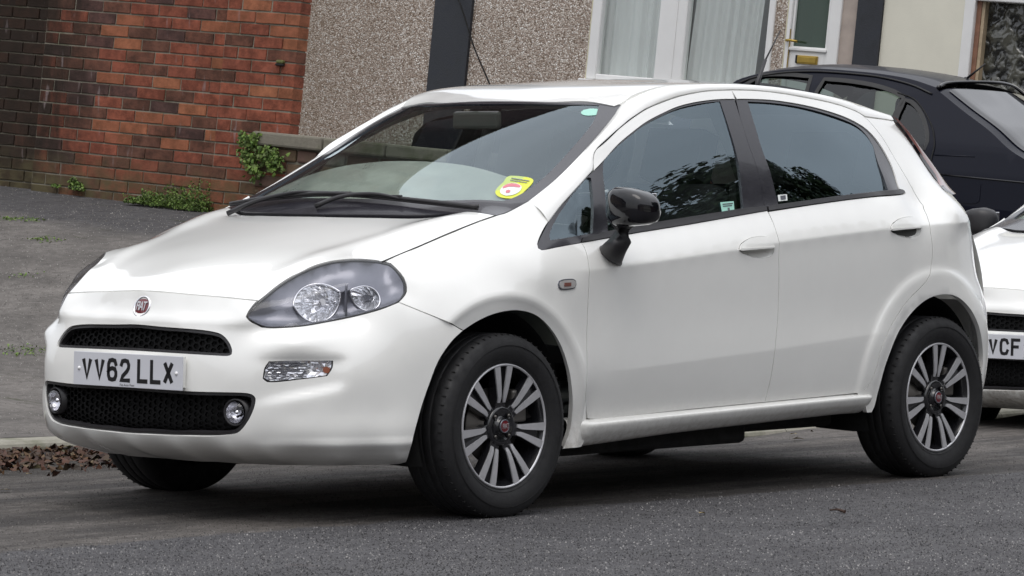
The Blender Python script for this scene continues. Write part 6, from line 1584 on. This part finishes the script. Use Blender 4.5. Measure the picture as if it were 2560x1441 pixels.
for i, x in enumerate((-46, -28, -10, 8, 26, 44)):
    off_house(x, x+17.9, -29, -21, 6.4, [M_br[2], M_peb, M_cream][i % 3], 'terraced house across the street, number %s of the row from the left end' % ('one', 'two', 'three', 'four', 'five', 'six')[i], 1)
for i, x in enumerate((-44, -25)):
    off_house(x, x+18.9, 15.0, 23, 7.0, [M_br[2], M_peb][i], 'terraced house beyond the left edge of the picture, %s' % ('the farther one', 'the nearer one')[i], -1)
# ------------------------------------------------------------------ white car behind
def clone_tree(o, parent, swap):
    c = o.copy(); COL.objects.link(c); c.parent = parent
    for ch in list(o.children):
        if ch.name.split('.')[0] in ('number_plate', 'sticker', 'badge', 'roof_aerial', 'sticker_print', 'tax_disc', 'tax_disc_print', 'wiper'): continue
        clone_tree(ch, c, swap)
    return c
car2 = clone_tree(car, None, {}); car2.name = 'parked_car'
car2.location = (5.976, .72, -.105); car2.rotation_euler = (0, 0, 0)
tag(car2, 'white car parked behind the hatchback, cut off by the right edge, plate ending VCF', 'car')
pl2 = plate(None, (-.912, 0, .482), math.radians(1), car2, sub=None)
ex_ = np.array([0, -1, 0]); up_ = np.array([math.sin(.017), 0, math.cos(.017)])
x = .26-.020-3*.050-2*.011
for ch in 'VCF':
    V, F = strokes(ch); P = [np.array([-.9148, 0, .482])+ex_*(x+p[0])+up_*(p[1]-.0395) for p in V]; mesh_obj('plate_character', P, F, M_char, pl2); x += .061
for o in car2.children:
    if o.name.startswith('door_mirror'):
        for q in o.children:
            if q.name.startswith('mirror_shell'): q.data = q.data.copy(); q.data.materials.clear(); q.data.materials.append(M_plastic)
# the hatchback's far mirror is folded in
fm = [o for o in car.children if o.name.startswith('door_mirror')][1]
piv = Vector((float(mc[0])+.06, .84, 0)); ang = math.radians(-75)
fm.matrix_local = Matrix.Translation((.10, -.03, -.03)) @ Matrix.Translation(piv) @ Matrix.Rotation(ang, 4, 'Z') @ Matrix.Translation(-piv)
# ------------------------------------------------------------------ black car on the forecourt, seen from its left rear
BK = Plane(CP+ray(2261, 300)*21.8)
gz = 1.06   # height of that point above the ground the car stands on
def bprof(z):
    z = np.asarray(z, float); return np.interp(z, [.2, .35, .6, .80, .92, .97, 1.10, 1.25, 1.38, 1.46], [-.06, -.01, .02, .012, -.02, -.045, -.115, -.20, -.30, -.42])
o_ref = float(bprof(gz))
class BChart(Chart):
    sgn = 1.0
    def P(s, a, b):
        a = np.asarray(a, float); b = np.asarray(b, float); c = bprof(b)-o_ref-.045*np.clip((a-.55)/.9, 0, 1)**2*1.0
        return BK.P0+a[..., None]*ER+(b-gz)[..., None]*UPV+c[..., None]*EN
    def out(s, P):
        q = P-BK.P0; a = q@ER; b = q@UPV+gz; c = q@EN; return (bprof(b)-o_ref-.045*np.clip((a-.55)/.9, 0, 1)**2)-c
    def ab(s, P): q = P-BK.P0; return np.stack([q@ER, q@UPV+gz], -1)
    def hit(s, u, v):
        d = ray(u, v); t = np.linspace(19, 26, 900); P = CP+d*t[:, None]; f = s.out(P); k = np.where((f[:-1] < 0) & (f[1:] >= 0))[0]; k = k[0] if len(k) else int(np.argmax(f)); return s.ab(P[k][None])[0]
BC = BChart(); bh_ = lambda pts: BC.hits(pts)
bcar = thing('parked_car', 'black car on the forecourt behind, seen from its rear left, aerial on its roof', 'car')
GUT = [(1834, 205), (1874, 190), (1919, 180), (1966, 174), (2023, 172), (2067, 173), (2135, 178), (2201, 185), (2275, 198), (2343, 220)]
SCRL = [(2343, 228), (2351, 232), (2406, 277), (2471, 326), (2520, 372), (2560, 398), (2600, 420)]
side_px = GUT+SCRL
so = bh_(side_px); aF, aB = so[0][0]-.0, so[-1][0]
low = [[aB+.28, .93], [aB+.40, .80], [aB+.42, .55], [aB+.36, .30], [aB-.0, .28]]
# glass outlines
g1 = [(1900, 192), (1921, 188), (1975, 188), (2026, 193), (2012, 236), (1990, 262), (1850, 250), (1860, 214)]
g2 = [(2061, 199), (2120, 204), (2186, 215), (2236, 231), (2257, 246), (2232, 295), (2205, 360), (2120, 350), (2048, 300), (2035, 250)]
g3 = [(2262, 251), (2282, 259), (2303, 287), (2316, 325), (2317, 355), (2311, 371), (2232, 366), (2240, 300)]
outl = np.r_[so, low, [[-3.2, .28], [-3.3, .55], [-3.2, .80], [-2.6, .92]], bh_([(1780, 240)])]
panel('body_side', BC, outl, M_navy, bcar, holes=[bh_(g1), bh_(g2), bh_(g3)], step=.05, bstep=.03, rim=.03, gap=0, ang=50, ang_h=60)
for g_ in (g1, g2, g3): panel('side_window', BC, bh_(g_), M_glassK, bcar, off=-.012, rim=0, gap=-.004, step=.06, ang=60)
for g_, w_ in ((g1, .012), (g2, .012), (g3, .012)):
    L = smooth_loop(bh_(g_), .04, 60); panel('window_seal', BC, offset_loop(L, -.014), M_seal, bcar, holes=[offset_loop(L, .010)], off=.003, rim=.004, gap=0, step=.05, smooth=False)
W2 = 1.74
def mir(P):   # across the car's middle plane
    P = np.asarray(P); c = (P-BK.P0)@EN; mid = -(W2/2)-o_ref; return P-EN*(2*(c-mid))[..., None]
gu = bh_(GUT); guP = BC.P(gu[:, 0], gu[:, 1]); sl = bh_(SCRL); slP = BC.P(sl[:, 0], sl[:, 1])
def across(P, f, bul): Q = mir(P); return P*(1-f)+Q*f+UPV*bul
rails = [guP-EN*.0, across(guP, .10, .028), across(guP, .3, .055), across(guP, .5, .062), across(guP, .7, .055), across(guP, .9, .028), mir(guP)]
loft('roof', rails, M_navy, bcar, nu=40, nv=4)
rs2 = [slP, across(slP, .12, .03)+ER*.03, across(slP, .5, .05)+ER*.12, across(slP, .88, .03)+ER*.03, mir(slP)]
ga = [slP+ER*.012+UPV*.0, across(slP, .04, .012)+ER*.02]
loft('rear_screen_frame', rs2, M_navy, bcar, nu=40, nv=5)
S5 = np.array([across(slP, f, b)+ER*e for f, b, e in ((.045, .018, .022), (.12, .036, .038), (.5, .056, .128), (.88, .036, .038), (.955, .018, .022))]); S5 = S5[:, 1:-1]
loft('rear_screen', list(S5), M_gloss, bcar, nu=30, nv=5)
# far side, front, tail and floor so that it is a closed car
Vc = BC.P(outl[:, 0], outl[:, 1]); far = mir(Vc); n = len(far); Vb, Tb = fill(smooth_loop(outl, .08), [smooth_loop(bh_(g_), .05, 60) for g_ in (g1, g2, g3)], .12); Pb = mir(BC.P(Vb[:, 0], Vb[:, 1])); mesh_obj('body_side', Pb, Tb, M_navy, bcar, smooth=True)
def band(a_b, name, mat):
    P = BC.P(a_b[:, 0], a_b[:, 1]); loft(name, [P, across(P, .5, .0)+ER*.10, mir(P)], mat, bcar, nu=20, nv=6)
band(np.array([[aB, sl[-1][1]], [aB+.28, .93], [aB+.40, .80], [aB+.42, .55], [aB+.36, .30]]), 'tailgate', M_navy)
fr = np.array([gu[0], bh_([(1780, 240)])[0], [-2.6, .92], [-3.2, .80], [-3.3, .55], [-3.2, .28]]); P = BC.P(fr[:, 0], fr[:, 1]); loft('bonnet_and_screen', [P, across(P, .5, .03)-ER*.12, mir(P)], M_navy, bcar, nu=30, nv=6)
m = MB(); cxm = -1.1; cc_ = BK.P(cxm, .38-gz, -W2/2-o_ref); m.box(cc_, (4.0, .25, 1.5), RF); m.build('underbody', M_under, bcar)
for a_ in (-2.35, .42):
    for s_ in (0, 1):
        c0 = BK.P(a_, .315-gz, -.03-o_ref if s_ == 0 else -W2+.03-o_ref); V, F = revolve([(.0, .0), (.19, .0), (.2, -.01), (.30, -.01), (.315, .02), (.315, .18), (.2, .2)], 40)
        Mx = np.stack([ER, -EN if s_ == 0 else EN, UPV], -1); mesh_obj('wheel', np.array(V)@Mx.T+c0, F, M_rubber, bcar, smooth=True)
# trim: shut lines, fuel flap, aerial, spoiler lip, headrests
def bline(px_, r, mat, name, off=.004):
    h = bh_(px_); P = BC.P(h[:, 0], h[:, 1])+EN*off; m = MB(); m.tube(curve(P, 30) if len(P) > 4 else P, r, 6); return m.build(name, mat, bcar, smooth=True)
bline([(1840, 212), (1874, 197), (1919, 187), (1966, 181), (2023, 179), (2067, 180), (2135, 185), (2201, 193), (2275, 211), (2330, 235)], .006, M_seal, 'roof_gutter', .006)
bline([(2244, 232), (2290, 252), (2328, 310), (2336, 360), (2328, 400), (2322, 470)], .004, M_black, 'door_gap')
bline([(2336, 388), (2385, 390), (2436, 392)], .004, M_navy, 'shoulder_crease', .0)
bline([(2350, 436), (2445, 446), (2560, 457), (2640, 465)], .006, M_gloss, 'waist_moulding', .0)
ff_ = bh_([(2381, 456), (2390, 452), (2447, 458), (2450, 466), (2448, 503), (2440, 509), (2388, 506), (2380, 498)])
panel('fuel_flap', BC, ff_, M_navy, bcar, off=.004, rim=.01, gap=0, step=.05, ang=70)
bline([(2341, 231), (2364, 222), (2423, 219), (2483, 220)], .012, M_gloss, 'screen_top_lip', .03) if False else None
P = np.array([slP[0]+UPV*.02, across(slP[:1], .12, .06)[0]+ER*.0, across(slP[:1], .5, .10)[0]-ER*.0+ER*.10, across(slP[:1], .88, .06)[0], mir(slP[:1])[0]+UPV*.02]); m = MB(); m.tube(curve(P, 40), .011, 6); m.build('screen_top_seal', M_gloss, bcar, smooth=True)
ab_ = across(guP[-2:-1], .5, .062)[0]+ER*.10
def near_ray(u, v, c):
    d = ray(u, v); t = ((BK.P0+EN*c-CP)@EN)/(d@EN); return CP+d*t
cm = -(W2/2)-o_ref
q0, q1, q2 = near_ray(2404, 212, cm), near_ray(2418, 196, cm), near_ray(2463, 160, cm); m = MB(); m.tube([q0-UPV*.05, q0, q1], [.03, .028, .015], 10); m.tube([q1, .5*(q1+q2), q2], [.008, .006, .004], 6); m.build('roof_aerial', M_plastic, bcar, smooth=True)
for a_, c_ in ((-.15, -.45), (-.15, -1.25), (-1.15, -.45), (-1.15, -1.25)):
    m = MB(); p = BK.P(a_, 1.10-gz, c_-o_ref); m.box(p, (.10, .20, .26), RF); m.box(p-UPV*.33, (.14, .42, .48), RF); m.build('seat', M_seat, bcar, bevel=.04)
